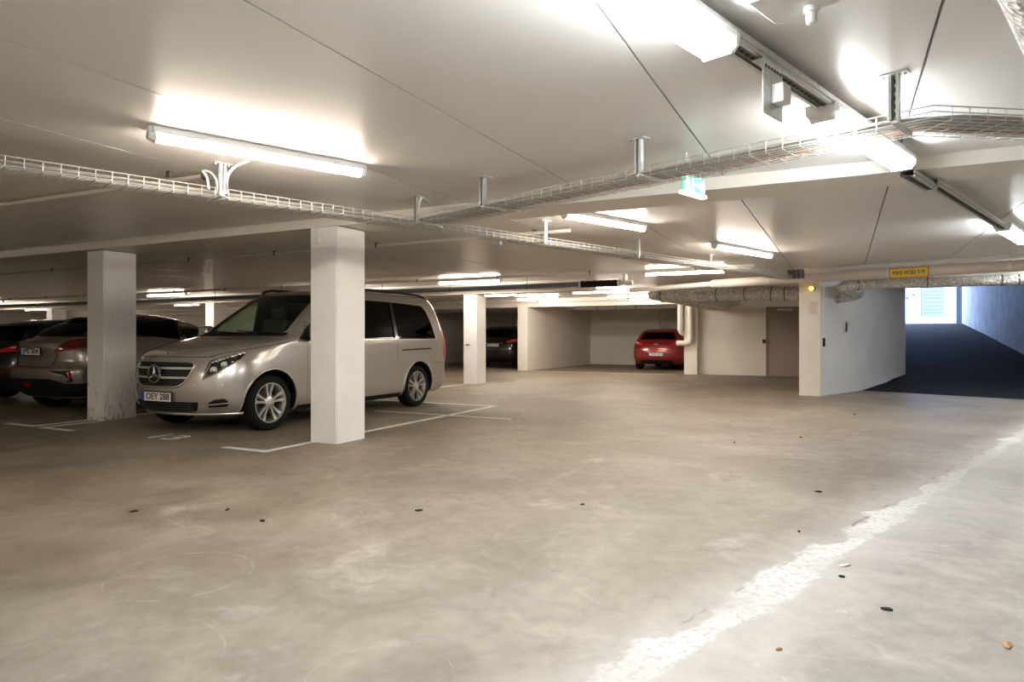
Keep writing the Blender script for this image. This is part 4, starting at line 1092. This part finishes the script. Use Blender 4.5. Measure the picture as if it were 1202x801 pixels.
def seat(parent,x,y,z=.55,m='seat'):
    bm=bmesh.new(); box(bm,(x,y,z),(.5,.5,.16),bev=.04); box(bm,(x-.24,y,z+.36),(.14,.48,.66),rot=Matrix.Rotation(-.2,3,'Y'),bev=.04); box(bm,(x-.34,y,z+.78),(.09,.26,.18),rot=Matrix.Rotation(-.15,3,'Y'),bev=.03)
    obj('car_seat',bm,MT[m],parent,smooth=60)
# ---------------------------------------------------------------- silver van
VB=Body([(.22,2.36,-2.36,.87,.70,2.2,.30,2.4),(.28,2.47,-2.47,.915,.74,2.2,.30,2.4),(.40,2.54,-2.53,.945,.76,2.25,.32,2.4),(.55,2.555,-2.55,.955,.78,2.3,.34,2.4),(.70,2.545,-2.555,.96,.80,2.3,.34,2.4),
 (.86,2.50,-2.555,.958,.82,2.3,.34,2.4),(.94,2.44,-2.555,.955,.86,2.35,.34,2.4),(1.00,2.33,-2.55,.952,.80,2.4,.33,2.4),(1.06,2.12,-2.545,.950,.68,2.4,.33,2.4),(1.115,1.82,-2.54,.945,.50,2.5,.33,2.4),(1.16,1.56,-2.53,.938,.40,2.5,.33,2.4),(1.20,1.42,-2.52,.928,.36,2.4,.33,2.4),
 (1.32,1.245,-2.50,.902,.36,2.4,.33,2.4),(1.50,.985,-2.46,.862,.36,2.4,.34,2.4),(1.68,.70,-2.40,.818,.36,2.4,.36,2.4),(1.78,.50,-2.34,.78,.38,2.4,.38,2.3),(1.83,.34,-2.26,.74,.40,2.4,.40,2.3),(1.86,.12,-2.12,.67,.45,2.4,.42,2.3),(1.88,-.25,-1.85,.52,.50,2.4,.45,2.3),(1.885,-.7,-1.5,.30,.2,2.3,.2,2.3)])
def build_van():
    B=VB; t=thing('van','champagne silver passenger van parked between the two front columns','van',(*ab(7.735,-7.29),0),TA+PI)
    mats=[MT['paintsilver'],MT['black'],MT['interior']]
    RW=.345; fx_,rx_=1.672,-1.50
    ws=rounded([(-.74,1.225),(.74,1.225),(.60,1.70),(.50,1.765),(-.50,1.765),(-.60,1.70)],.06)
    cav=B.solid(.42,1.83,.055,2)
    cav2=cav
    # cabin hollow only behind the firewall
    for v in cav2.verts:
        if v.co.x>1.30 and v.co.z<1.2: v.co.x=1.30
    wf=rounded([(1.22,1.135),(.28,1.135),(.28,1.715),(.50,1.715)],.04)
    wm=rounded([(.21,1.135),(-.86,1.135),(-.86,1.72),(.21,1.72)],.04)
    wr=rounded([(-.93,1.135),(-2.02,1.135),(-1.97,1.36),(-1.86,1.60),(-1.76,1.69),(-.93,1.72)],.05)
    rw=rounded([(-.66,1.18),(.66,1.18),(.58,1.68),(-.58,1.68)],.08)
    cut=[cav2]+[prism_xz(p,-1.2,1.2,1) for p in (wf,wm,wr)]+[prism_yz(ws,.30,2.0,1),prism_yz(rw,-3,-2.0,1)]
    for x in (fx_,rx_):
        for s in (-1,1): cut.append(wheel_arch(x,.58*s,1.3*s,RW+.01,.405))
    bm=carve(B.solid(),cut,mats)
    # panel gaps, joined to the body as a dark line
    def gapz(x,z0,z1,s,w=.007):
        tube(bm,[Vector((x,s*(B.W(x,z0+(z1-z0)*k/14)-.001),z0+(z1-z0)*k/14)) for k in range(15)],w/2,4,mi=1)
    def gapx(z,x0,x1,s,w=.007):
        tube(bm,[Vector((x0+(x1-x0)*k/14,s*(B.W(x0+(x1-x0)*k/14,z)-.001),z)) for k in range(15)],w/2,4,mi=1)
    for s in (-1,1):
        gapz(1.08,.36,1.12,s); gapz(.245,.30,1.75,s); gapz(-.895,.80,1.75,s,.006); gapx(.30,.245,-.80,s); gapx(.40,1.0,.26,s)
        gapx(1.755,.25,-2.0,s,.006)
        # bonnet shut line
        pts=[]
        for k in range(16):
            q=k/15; z=.935+(1.165-.935)*q**.85; ph=36+52*min(1,q*1.5) ; v=B.corner(min(ph,86)*s,z); 
            if q>.66: v=Vector((v.x-(q-.66)*.9,s*B.W(v.x-(q-.66)*.9,z),z))
            pts.append(v)
        tube(bm,pts,.004,4,mi=1)
        # rear bumper edge
        tube(bm,[B.corner(p*s,.72,False) for p in range(20,91,5)]+[Vector((-2.2,s*B.W(-2.2,.72),.72)),Vector((-1.95,s*B.W(-1.95,.72),.72))],.0035,4,mi=1)
    tube(bm,[B.corner(p,.925) for p in range(-40,41,4)],.004,4,mi=1)
    obj('body',bm,mats,t,smooth=32)
    # wheel arch lips
    for x in (fx_,rx_):
        for s in (-1,1):
            pts=[]
            for k in range(25):
                a=math.radians(-8+196*k/24); px=x+math.cos(a)*.415; pz=RW+.01+math.sin(a)*.415
                pts.append(Vector((px,s*(B.W(px,max(pz,.25))+.002),pz)))
            obj('arch_lip',tb(pts,.016,8),MT['paintsilver'],t,smooth=80)
    # flare below: dark sill
    for s in (-1,1):
        bm=bmesh.new(); patch(bm,[(1.22,.20),(-1.05,.20),(-1.05,.275),(1.22,.275)],f_side(B,s),.006,-.05,20,3); obj('sill',bm,MT['black'],t)
        bm=bmesh.new(); patch(bm,[(1.22,.275),(-1.05,.275),(-1.05,.325),(1.22,.325)],f_side(B,s),.016,-.02,20,3); obj('sill_trim',bm,MT['paintsilver'],t)
    bm=bmesh.new(); box(bm,(0,0,.30),(4.3,1.3,.16)); obj('underbody',bm,MT['black'],t)
    # glass
    def gl(name,poly,fn,m,off=-.012):
        bm=bmesh.new(); patch(bm,poly,fn,off,off-.006,16,14); return obj(name,bm,MT[m],t,smooth=60)
    for s in (-1,1):
        gl('front_window',wf,f_side(B,s),'glass'); gl('middle_window',wm,f_side(B,s),'darkglass'); gl('rear_side_window',wr,f_side(B,s),'darkglass')
        # black pillar covers between the panes and window surround
        for p in ([(.285,1.13),(.205,1.13),(.205,1.725),(.285,1.725)],[(-.855,1.13),(-.935,1.13),(-.935,1.725),(-.855,1.725)]):
            bm=bmesh.new(); patch(bm,p,f_side(B,s),.002,-.02,3,10); obj('pillar_cover',bm,MT['gloss'],t)
        bm=bmesh.new(); patch(bm,[(1.24,1.112),(-2.03,1.112),(-2.03,1.128),(1.24,1.128)],f_side(B,s),.006,-.004,40,2); obj('chrome_strip',bm,MT['chrome'],t,)
        tubep=[Vector((x,s*(B.W(x,z)+.0),z)) for x,z in wf+[wf[0]]]; obj('window_seal',tb(tubep,.009,6),MT['black'],t)
        bm=bmesh.new(); patch(bm,[(1.17,1.14),(.98,1.14),(.98,1.40)],f_side(B,s),.000,-.03,6,6); obj('mirror_corner',bm,MT['black'],t)
        # mirror
        bm=bmesh.new(); box(bm,(1.02,s*1.07,1.225),(.16,.20,.20),bev=.045); mr=obj('mirror',bm,MT['paintsilver'],t,smooth=60)
        bm=bmesh.new(); box(bm,(.938,s*1.075,1.235),(.006,.16,.15)); obj('mirror_glass',bm,MT['chrome'],mr)
        bm=bmesh.new(); box(bm,(1.03,s*.97,1.14),(.10,.16,.05),bev=.015); obj('mirror_foot',bm,MT['black'],mr)
        # door handles, slider rail
        for x in (.42,.05) if s>0 else (.42,-.6):
            bm=bmesh.new(); box(bm,(x,s*(B.W(x,.97)+.022),.975),(.20,.022,.035),bev=.009); box(bm,(x,s*(B.W(x,.97)+.003),.975),(.22,.01,.07),bev=.004); obj('door_handle',bm,MT['paintsilver'],t,smooth=60)
        bm=bmesh.new(); patch(bm,[(-1.02,.94),(-1.86,.955),(-1.86,.980),(-1.02,.965)],f_side(B,s),.003,-.004,20,2); obj('slide_rail',bm,MT['black'],t)
        # roof rail
        pts=[(.30,1.835),(.20,1.865),(.0,1.885),(-1.0,1.895),(-1.75,1.88),(-1.98,1.85),(-2.08,1.81)]
        obj('roof_rail',tb(smoothpts([(x,s*(.70),z) for x,z in pts],5),.022,8),MT['black'],t,smooth=80)
        # tail light
        bm=bmesh.new(); patch(bm,[(50,.80),(84,.80),(86,1.0),(80,1.28),(62,1.30),(56,1.05)],f_cor(B,s,False),.012,-.02,10,10); obj('tail_light',bm,MT['red'],t,smooth=60)
        # headlight
        hp=[(35.5,.655),(47,.735),(61,.895),(63,1.005),(52,.955),(38.5,.885)]
        bm=bmesh.new(); patch(bm,hp,f_cor(B,s),.000,-.03,16,14); hl=obj('headlight',bm,MT['gloss'],t,smooth=40)
        bm=bmesh.new()   # chrome light signature
        f=f_cor(B,s)
        tube(bm,[f(p,z,.004) for p,z in [(36.6,.668),(38.2,.76),(39.8,.872),(45,.905),(52,.943),(61.5,.992)]],.009,6)
        tube(bm,[f(p,z,.004) for p,z in [(37.4,.672),(46,.742),(54,.81),(60,.885)]],.007,6)
        for k in range(9):
            q=k/8; c=f(41+18.5*q,.862+.108*q,.004); box(bm,c,(.035,.04,.022),bev=.005)
        obj('light_strip',bm,MT['chrome'],hl,smooth=50)
        bm=bmesh.new()
        for p,z,r in ((43.5,.775,.040),(50.5,.835,.036)):
            c=f(p,z,-.0); n=(f(p,z,.1)-c).normalized(); Mx=Matrix.Translation(c)@n.to_track_quat('Z','Y').to_matrix().to_4x4()
            lathe(bm,[(r,-.005),(r,.006),(r*.82,.006),(r*.7,-.002),(r*.4,.006),(0,.01)],20,'Z',Mx)
        obj('projector',bm,MT['steel'],hl,smooth=40)
        # fog intake
        fp=rounded([(39.5,.325),(40,.385),(45,.43),(54,.445),(58,.40),(56,.335)],1.2,3)
        bm=bmesh.new(); patch(bm,fp,f_cor(B,s),.004,-.02,12,8); fo=obj('fog_intake',bm,MT['black'],t)
        obj('chrome_blade',tb([f(40.2+17*k/8,.365+.018*k/8,.012) for k in range(9)],.006,6),MT['chrome'],fo,smooth=60)
        obj('intake_lip',tb([f(p,z,.004) for p,z in fp+[fp[0]]],.010,6),MT['paintsilver'],fo,smooth=60)
    gl('windscreen',ws,f_front(B),'glass',-.010)
    gl('rear_window',rw,f_rear(B),'darkglass')
    # black cowl with wipers
    bm=bmesh.new(); patch(bm,[(-.80,1.175),(.80,1.175),(.78,1.225),(-.78,1.225)],f_front(B),.004,-.02,24,3); obj('cowl',bm,MT['black'],t)
    for s,y0,y1 in ((1,.62,-.02),(-1,.05,-.60)):
        bm=bmesh.new(); tube(bm,[Vector((B.XF(y0+(y1-y0)*k/8,1.215+.03*k/8)+.022,y0+(y1-y0)*k/8,1.215+.03*k/8)) for k in range(9)],.009,6); obj('wiper',bm,MT['black'],t)
    # grille
    gp_=rounded([(-.50,.865),(.50,.865),(.485,.74),(.40,.61),(.30,.572),(-.30,.572),(-.40,.61),(-.485,.74)],.05)
    bm=bmesh.new(); patch(bm,gp_,f_front(B),.004,-.03,24,12); gr=obj('grille',bm,MT['black'],t,smooth=40)
    ff=f_front(B)
    obj('grille_frame',tb([ff(y,z,.008) for y,z in gp_+[gp_[0]]],.014,8),MT['paintsilver'],gr,smooth=60)
    for z,hw in ((.795,.485),(.685,.445)):
        bm=bmesh.new(); patch(bm,[(-hw,z-.012),(hw,z-.012),(hw,z+.012),(-hw,z+.012)],ff,.028,-.0,28,2); obj('grille_bar',bm,MT['steel'],gr,smooth=40)
    bm=bmesh.new()
    for k in range(9):
        z=.60+.03*k; hw=min(.47,.30+ (z-.57)*1.3 if z<.72 else .47)
        tube(bm,[ff(-hw+2*hw*q/16,z,.008) for q in range(17)],.0035,4)
    obj('mesh_bars',bm,MT['darksteel'],gr)
    sx=B.XF(0,.73)+.04; Mx=FR(sx,0,.725)
    bm=bmesh.new(); lathe(bm,[(.108,.0),(.112,-.012),(.108,-.024),(.094,-.024),(.090,-.012),(.094,.0)],32,'Y',closed=True)
    bmesh.ops.recalc_face_normals(bm,faces=bm.faces[:])
    for k in range(3):
        a=PI/2+2*PI*k/3; d_=Vector((math.cos(a),0,math.sin(a))); s_=Vector((-d_.z,0,d_.x))
        c0=bm.verts.new((0,-.034,0)); tip=bm.verts.new(d_*.098+Vector((0,-.016,0)))
        l=bm.verts.new((d_*.018+s_*.020)+Vector((0,-.010,0))); r=bm.verts.new((d_*.018-s_*.020)+Vector((0,-.010,0)))
        bb=bm.verts.new((0,-.0,0)); bm.faces.new((c0,l,tip)); bm.faces.new((c0,tip,r)); bm.faces.new((bb,tip,l)); bm.faces.new((bb,r,tip)); bm.faces.new((c0,r,bb)); bm.faces.new((c0,bb,l))
    obj('emblem',_t(bm,Mx),MT['chrome'],gr,smooth=40)
    bm=bmesh.new(); lathe(bm,[(.09,-.002),(.09,.006)],28,'Y'); obj('emblem_back',_t(bm,Mx),MT['black'],gr)
    bm=bmesh.new(); lathe(bm,[(.018,-.0),(.016,-.006),(.0,-.008)],14,'Y'); obj('bonnet_badge',_t(bm,FR(B.XF(0,.965)+.003,0,.965,tilt=-.5)),MT['darksteel'],t)
    # lower intake, lip
    lp=rounded([(-.56,.40),(.56,.40),(.50,.30),(.42,.268),(-.42,.268),(-.50,.30)],.03)
    bm=bmesh.new(); patch(bm,lp,ff,.003,-.03,24,8); li=obj('lower_intake',bm,MT['black'],t)
    bm=bmesh.new()
    for k in range(4): tube(bm,[ff(-.46+.92*q/16,.29+.027*k,.006) for q in range(17)],.004,4)
    obj('intake_bars',bm,MT['darksteel'],li)
    obj('intake_trim',tb([ff(y,z,.006) for y,z in lp[3:-3] ],.010,6),MT['alloy'],li,smooth=60) if False else None
    bm=bmesh.new(); tube(bm,[B.corner(p,.245) +Vector((.004,0,0)) for p in range(-66,67,6)],.018,8); obj('front_lip',bm,MT['alloy'],t,smooth=60)
    make_plate(t,'OEY 288',None,FR(B.XF(0,.45)+.012,0,.455))
    bm=bmesh.new()
    for p,z in ((-30,.60),(30,.60),(-52,.60),(52,.60)):
        c=B.corner(p,z); n=(f_cor(B,1)(p,z,.1)-c).normalized(); lathe(bm,[(.012,-.002),(.011,.003)],12,'Z',Matrix.Translation(c)@n.to_track_quat('Z','Y').to_matrix().to_4x4())
    obj('parking_sensors',bm,MT['steel'],t)
    # interior
    for x in (.55,-.55,-1.45):
        for y in (-.45,.45): seat(t,x,y,.75 if x>0 else .72)
    bm=bmesh.new(); box(bm,(1.05,0,1.02),(.42,1.5,.22),bev=.05); obj('dashboard',bm,MT['black'],t)
    bm=bmesh.new(); tube(bm,[Vector((.80+.05*math.sin(a),.42+.18*math.cos(a),1.12+.18*math.sin(a))) for a in [2*PI*k/24 for k in range(25)]],.014,6,cap=False); obj('steering_wheel',bm,MT['black'],t)
    bm=bmesh.new(); box(bm,(.62,0,1.66),(.03,.22,.06),bev=.01); obj('inner_mirror',bm,MT['black'],t)
    for x in (fx_,rx_):
        for s in (-1,1): make_wheel(t,x,s*.815,RW,.250,.215,5,True,s)
    return t
van=build_van()
# ---------------------------------------------------------------- hatchback-like cars
def common(t,B,mats,wins,front,rear,fx_,rx_,RW,rimr,paint,glassm,arch=.05,spokes=5,twin=False,detail=True,cavz=(.40,None),rim='alloy',ww=.205,zsplit=None):
    cav=B.solid(cavz[0],B.z1-.05,.06,2); lim=front[0]
    for v in cav.verts:
        if v.co.x>lim and v.co.z<front[1]: v.co.x=lim
    cut=[cav]+[prism_xz(p,-1.3,1.3,1) for p in wins]+[prism_yz(front[2],front[3],3.0,1),prism_yz(rear[0],-3.0,rear[1],1)]
    ymx=B.at(.5)[2]
    for x in (fx_,rx_):
        for s in (-1,1): cut.append(wheel_arch(x,(ymx-.32)*s,1.3*s,RW+.01,RW+arch))
    bm=carve(B.solid(),cut,mats)
    if zsplit:
        for f in bm.faces:
            if f.material_index==0 and f.calc_center_median().z>zsplit: f.material_index=3
    obj('body',bm,mats,t,smooth=34)
    for s in (-1,1):
        for p,n in zip(wins,('front_window','rear_side_window','quarter_window')):
            bm=bmesh.new(); patch(bm,p,f_side(B,s),-.010,-.016,10,8); obj(n,bm,MT['glass' if n[0]=='f' else glassm],t,smooth=60)
    bm=bmesh.new(); patch(bm,front[2],f_front(B),-.010,-.016,14,10); obj('windscreen',bm,MT['glass'],t,smooth=60)
    bm=bmesh.new(); patch(bm,rear[0],f_rear(B),-.010,-.016,14,10); obj('rear_window',bm,MT[glassm],t,smooth=60)
    bm=bmesh.new(); box(bm,(0,0,.27),(B.r[3][1]*1.5,1.15,.14)); obj('underbody',bm,MT['black'],t)
    for x in (fx_,rx_):
        for s in (-1,1): make_wheel(t,x,s*(ymx-ww/2-.015),RW,rimr,ww,spokes,twin,s,rim)
    for x in (.35,-.55):
        for y in (-.38,.38): seat(t,x,y,.50)
def rear_pt(B,y,z,o=.01): return f_rear(B)(y,z,o)
HB=[(.20,1.98,-1.96,.80,.55,2.2,.35,2.3),(.32,2.10,-2.08,.86,.62,2.2,.40,2.3),(.48,2.14,-2.14,.885,.66,2.2,.42,2.3),(.62,2.12,-2.15,.89,.68,2.2,.44,2.3),(.74,2.00,-2.13,.89,.70,2.2,.44,2.3),(.84,1.72,-2.10,.885,.60,2.3,.44,2.3),(.92,1.35,-2.06,.875,.45,2.4,.44,2.3),(.98,1.05,-2.00,.86,.36,2.4,.42,2.3),
 (1.02,.98,-1.93,.845,.34,2.4,.40,2.3),(1.15,.74,-1.82,.79,.34,2.4,.38,2.3),(1.30,.42,-1.70,.715,.34,2.4,.36,2.3),(1.38,.16,-1.58,.665,.36,2.4,.36,2.3),(1.43,-.10,-1.40,.60,.36,2.4,.34,2.3),(1.46,-.40,-1.10,.48,.25,2.4,.25,2.3),(1.47,-.60,-.9,.3,.1,2.3,.1,2.3)]
def red_hatch(label,loc,rz,paint='paintred',plate=None,sz=1.0,sx=1.0,sy=1.0,detail=True,group=None,name='hatchback',glassm='darkglass'):
    B=Body(HB,sx,sy,sz); t=thing(name,label,'car',loc,rz,group)
    mats=[MT[paint],MT['black'],MT['interior']]
    k=sz
    wf=rounded([(.86*sx,1.0*k),(-.02*sx,.98*k),(-.02*sx,1.375*k),(.16*sx,1.36*k)],.03); wr=rounded([(-.08*sx,.98*k),(-.92*sx,1.01*k),(-.98*sx,1.32*k),(-.08*sx,1.375*k)],.03); wq=rounded([(-.98*sx,1.02*k),(-1.42*sx,1.10*k),(-1.22*sx,1.27*k),(-1.02*sx,1.30*k)],.02)
    ws=rounded([(-.68*sy,.99*k),(.68*sy,.99*k),(.56*sy,1.36*k),(-.56*sy,1.36*k)],.05); rw=rounded([(-.60*sy,1.075*k),(.60*sy,1.075*k),(.62*sy,1.12*k),(.52*sy,1.33*k),(-.52*sy,1.33*k),(-.62*sy,1.12*k)],.05)
    common(t,B,mats,[wf,wr,wq],(.95*sx,.97*k,ws,.0),(rw,-1.25*sx),1.32*sx,-1.33*sx,.315,.215,paint,glassm)
    f=f_cor(B,1,False); fr=f_rear(B)
    for s in (-1,1):
        f=f_cor(B,s,False)
        bm=bmesh.new(); patch(bm,rounded([(30,.915*k),(36,.87*k),(62,.90*k),(80,.98*k),(70,1.02*k),(44,.995*k)],2,3),f,.012,-.02,14,8); tl=obj('tail_light',bm,MT['red'],t,smooth=60)
        bm=bmesh.new(); patch(bm,[(46,.945*k),(66,.965*k),(64,.985*k),(46,.97*k)],f,.018,.005,8,3); obj('clear_lens',bm,MT['plate'],tl)
        bm=bmesh.new(); patch(bm,rounded([(38,.50*k),(58,.56*k),(60,.64*k),(50,.56*k)],1.5,3),f,.010,-.01,8,6); obj('reflector',bm,MT['redref'],t)
    # bumper crease and hatch gap
    bm=bmesh.new(); tube(bm,[fr(-.78+1.56*q/24,.735*k,.001) for q in range(25)],.006,5); obj('hatch_gap',bm,MT['black'],t)
    bm=bmesh.new(); patch(bm,[(-.62,.20*k),(.62,.20*k),(.52,.36*k),(-.52,.36*k)],fr,.008,-.02,20,6); obj('diffuser',bm,MT['black'],t)
    bm=bmesh.new(); patch(bm,[(-.66,1.335*k),(.66,1.335*k),(.60,1.385*k),(-.60,1.385*k)],fr,.09,-.03,20,4); obj('roof_spoiler',bm,MT[paint],t,smooth=40)
    bm=bmesh.new(); tube(bm,[fr(-.28+.30*q/6,1.095*k+.012*q/6,.014) for q in range(7)],.008,5); obj('rear_wiper',bm,MT['black'],t)
    if detail:
        bm=bmesh.new(); Mx=FR(B.XR(0,.90*k)-.006,0,.90*k,False)
        for xx in (-.030,.030): box(bm,(xx,0,0),(.014,.010,.066),rot=Matrix.Rotation(.30,3,'Y'))
        box(bm,(0,0,0),(.055,.010,.012),rot=Matrix.Rotation(.30,3,'Y'))
        tube(bm,[Vector((.075*math.cos(a),-.004,.046*math.sin(a))) for a in [2*PI*q/20 for q in range(21)]],.007,6,cap=False)
        obj('emblem',_t(bm,Mx),MT['chrome'],t)
    if plate: make_plate(t,plate,None,FR(B.XR(0,.56*k)-.01,0,.56*k,False))
    return t
rc=red_hatch('red hatchback parked nose-in in the far bay beside the white pipes',(*ab(23.0+2.15,-5.87),0),TA,'paintred','GDE 657')
# distant red car: copies of the same object tree
def copy_tree(o,parent=None):
    c=o.copy(); C.objects.link(c); c.parent=parent
    for ch in [q for q in bpy.data.objects if q.parent==o]: copy_tree(ch,c)
    return c
p=((214-CX)/F*17.5,17.5)
r2=copy_tree(rc); r2.location=(p[0],p[1],0); r2['label']='red car glimpsed above the van bonnet, beyond the dark car windows'
# black tall car in the left bay
BK=red_hatch('black car parked nose-in between the third column and the bay divider',(*ab(21.9+2.2,-11.75),0),TA,'paintblack',None,1.085,1.02,1.04,False,name='family_car',glassm='darkglass')
# black car at the left edge
LK=red_hatch('black car at the left picture edge, behind the grey-beige crossover',(*ab(8.5,-13.75),0),TA,'paintblack',None,1.02,1.03,1.0,False,name='estate_car',glassm='darkglass')
bB=Body(HB,1.02,1.04,1.085)
make_plate(BK,'RXA 519',None,FR(bB.XR(0,.86)-.012,.0,.86,False))
bm=bmesh.new(); patch(bm,[(-.40,.925),(.40,.925),(.40,.95),(-.40,.95)],f_rear(bB),.014,-.002,16,2); obj('chrome_strip',bm,MT['chrome'],BK)
# ---------------------------------------------------------------- grey-beige crossover, rear towards us
XB=[(.24,1.98,-1.92,.80,.50,2.2,.40,2.3),(.36,2.10,-2.06,.86,.60,2.2,.45,2.3),(.50,2.16,-2.13,.885,.64,2.2,.50,2.3),(.62,2.17,-2.17,.895,.66,2.2,.55,2.3),(.68,2.16,-2.16,.90,.68,2.2,.56,2.3),(.72,2.12,-2.09,.90,.70,2.2,.50,2.2),(.82,1.98,-2.04,.90,.70,2.2,.46,2.1),(.92,1.70,-2.06,.898,.58,2.3,.50,2.0),
 (1.00,1.38,-2.10,.89,.44,2.4,.60,1.9),(1.07,1.06,-2.12,.87,.34,2.4,.72,1.8),(1.10,1.00,-2.05,.85,.34,2.4,.66,1.9),(1.14,.92,-1.90,.82,.34,2.4,.50,2.1),(1.26,.66,-1.72,.765,.34,2.4,.42,2.3),(1.38,.40,-1.48,.70,.34,2.4,.40,2.3),(1.46,.14,-1.22,.64,.36,2.4,.40,2.3),(1.51,-.12,-.98,.56,.34,2.4,.34,2.3),(1.54,-.38,-.78,.42,.15,2.4,.15,2.3),(1.55,-.5,-.66,.2,.05,2.3,.05,2.3)]
def crossover():
    B=Body(XB); t=thing('crossover_car','grey-beige crossover car seen from behind, left of the scuffed column','car',(*ab(5.66+2.16,-11.0),0),TA)
    mats=[MT['paintgrey'],MT['black'],MT['interior'],MT['paintblack']]
    wf=rounded([(.84,1.10),(-.10,1.12),(-.10,1.46),(.14,1.43)],.03); wr=rounded([(-.16,1.12),(-.92,1.20),(-.86,1.38),(-.16,1.46)],.03)
    ws=rounded([(-.68,1.10),(.68,1.10),(.54,1.44),(-.54,1.44)],.05); rw=rounded([(-.62,1.17),(.62,1.17),(.52,1.44),(-.52,1.44)],.05)
    common(t,B,mats,[wf,wr],(.95,1.08,ws,.0),(rw,-1.05),1.32,-1.30,.345,.235,'paintgrey','darkglass',arch=.055,zsplit=1.165)
    fr=f_rear(B)
    # black lower cladding and diffuser
    bm=bmesh.new(); 
    for s in (-1,1): patch(bm,[(0,.26),(88,.26),(88,.47),(50,.47),(30,.54),(0,.54)],f_cor(B,s,False),.012,-.02,24,8)
    cl=obj('bumper_cladding',bm,MT['black'],t)
    bm=bmesh.new(); patch(bm,[(-.07,.42),(.07,.42),(.055,.48),(-.055,.48)],fr,.03,0,6,3); obj('fog_lamp',bm,MT['redref'],cl)
    for s in (-1,1):
        f=f_cor(B,s,False)
        bm=bmesh.new(); patch(bm,[(30,.665),(57,.665),(60,.50),(52,.485)],f,.006,-.02,12,8); v=obj('bumper_vent',bm,MT['black'],t)
        bm=bmesh.new(); patch(bm,[(33,.645),(50,.60),(56,.52),(50,.50)],f,.016,.0,8,6); obj('vent_wedge',bm,MT['paintgrey'],v)
        bm=bmesh.new(); patch(bm,[(52,.645),(55.5,.645),(58,.55),(56,.55)],f,.014,.0,4,6); obj('reflector',bm,MT['red'],v)
        # boomerang tail light
        bm=bmesh.new(); patch(bm,[(32,.93),(50,.985),(80,1.05),(84,1.115),(60,1.15),(44,1.12),(40,1.04)],f,.030,-.03,18,10); tl=obj('tail_light',bm,MT['amberlens'],t,smooth=50)
        bm=bmesh.new(); patch(bm,[(46,1.04),(56,1.06),(60,1.12),(54,1.12)],f,.040,.02,6,5); obj('clear_lens',bm,MT['redref'],tl,smooth=50)
        obj('light_rim',tb([f(p,z,.030) for p,z in [(32,.93),(50,.985),(80,1.05)]],.010,6),MT['red'],tl)
        bm=bmesh.new(); patch(bm,[(1.95,.26),(.98,.26),(.98,.36),(1.95,.36)] if False else [(.92,.25),(-.90,.25),(-.90,.38),(.92,.38)],f_side(B,s),.010,-.02,16,3); obj('sill_cladding',bm,MT['black'],t)
    # duck-tail lip
    bm=bmesh.new(); patch(bm,[(-.60,1.075),(.60,1.075),(.56,1.125),(-.56,1.125)],fr,.05,-.06,24,4); obj('tail_lip',bm,MT['paintgrey'],t,smooth=50)
    bm=bmesh.new(); tube(bm,[fr(y,z,.002) for y,z in [(-.62,1.06),(-.50,.90),(-.47,.74),(-.40,.715)]+[(-.4+.8*q/10,.715) for q in range(1,11)]+[(.47,.74),(.50,.90),(.62,1.06)]],.006,5); obj('hatch_gap',bm,MT['black'],t)
    bm=bmesh.new(); patch(bm,rounded([(-.34,1.02),(.34,1.02),(.30,.83),(-.30,.83)],.04),fr,.004,-.01,16,6); obj('plate_recess',bm,MT['paintgrey'],t)
    make_plate(t,'JMS 004',None,FR(B.XR(0,.94)-.012,0,.945,False,0.06))
    bm=bmesh.new(); Mx=FR(B.XR(0,1.10)-.06,0,1.10,False,-.5)
    tube(bm,[Vector((.062*math.cos(a),0,.040*math.sin(a))) for a in [2*PI*q/20 for q in range(21)]],.006,6,cap=False)
    tube(bm,[Vector((.022*math.cos(a),0,.036*math.sin(a))) for a in [2*PI*q/16 for q in range(17)]],.005,6,cap=False)
    tube(bm,[Vector((.044*math.cos(a),0,.014+.014*math.sin(a))) for a in [2*PI*q/16 for q in range(17)]],.005,6,cap=False)
    obj('emblem',_t(bm,Mx),MT['chrome'],t)
    bm=bmesh.new(); patch(bm,[(-.56,1.445),(.56,1.445),(.50,1.485),(-.50,1.485)],fr,.12,-.03,16,3); obj('roof_spoiler',bm,MT['black'],t)
    return t
crossover()
EXPO=1.42
# ================================================================ CAMERA, SKY, VIEW
cd=bpy.data.cameras.new('camera'); cam=bpy.data.objects.new('camera',cd); C.objects.link(cam)
cam.location=(0,0,H); cam.rotation_euler=(PI/2,0,0); cd.sensor_width=36; cd.lens=36*F/1202; cd.shift_y=(HY-400.5)/1202; cd.clip_start=.05; cd.clip_end=200
SC.camera=cam
w=bpy.data.worlds.new('sky'); SC.world=w; w.use_nodes=True; bg=w.node_tree.nodes['Background']; bg.inputs[0].default_value=(.50,.66,1.0,1); bg.inputs[1].default_value=3.2
SC.view_settings.view_transform='Standard'; SC.view_settings.look='None'; SC.view_settings.exposure=EXPO; SC.view_settings.gamma=1.0; SC.view_settings.use_curve_mapping=False
SC.cycles.max_bounces=8; SC.cycles.diffuse_bounces=6; SC.cycles.glossy_bounces=4; SC.cycles.transparent_max_bounces=12; SC.cycles.caustics_reflective=False; SC.cycles.caustics_refractive=False
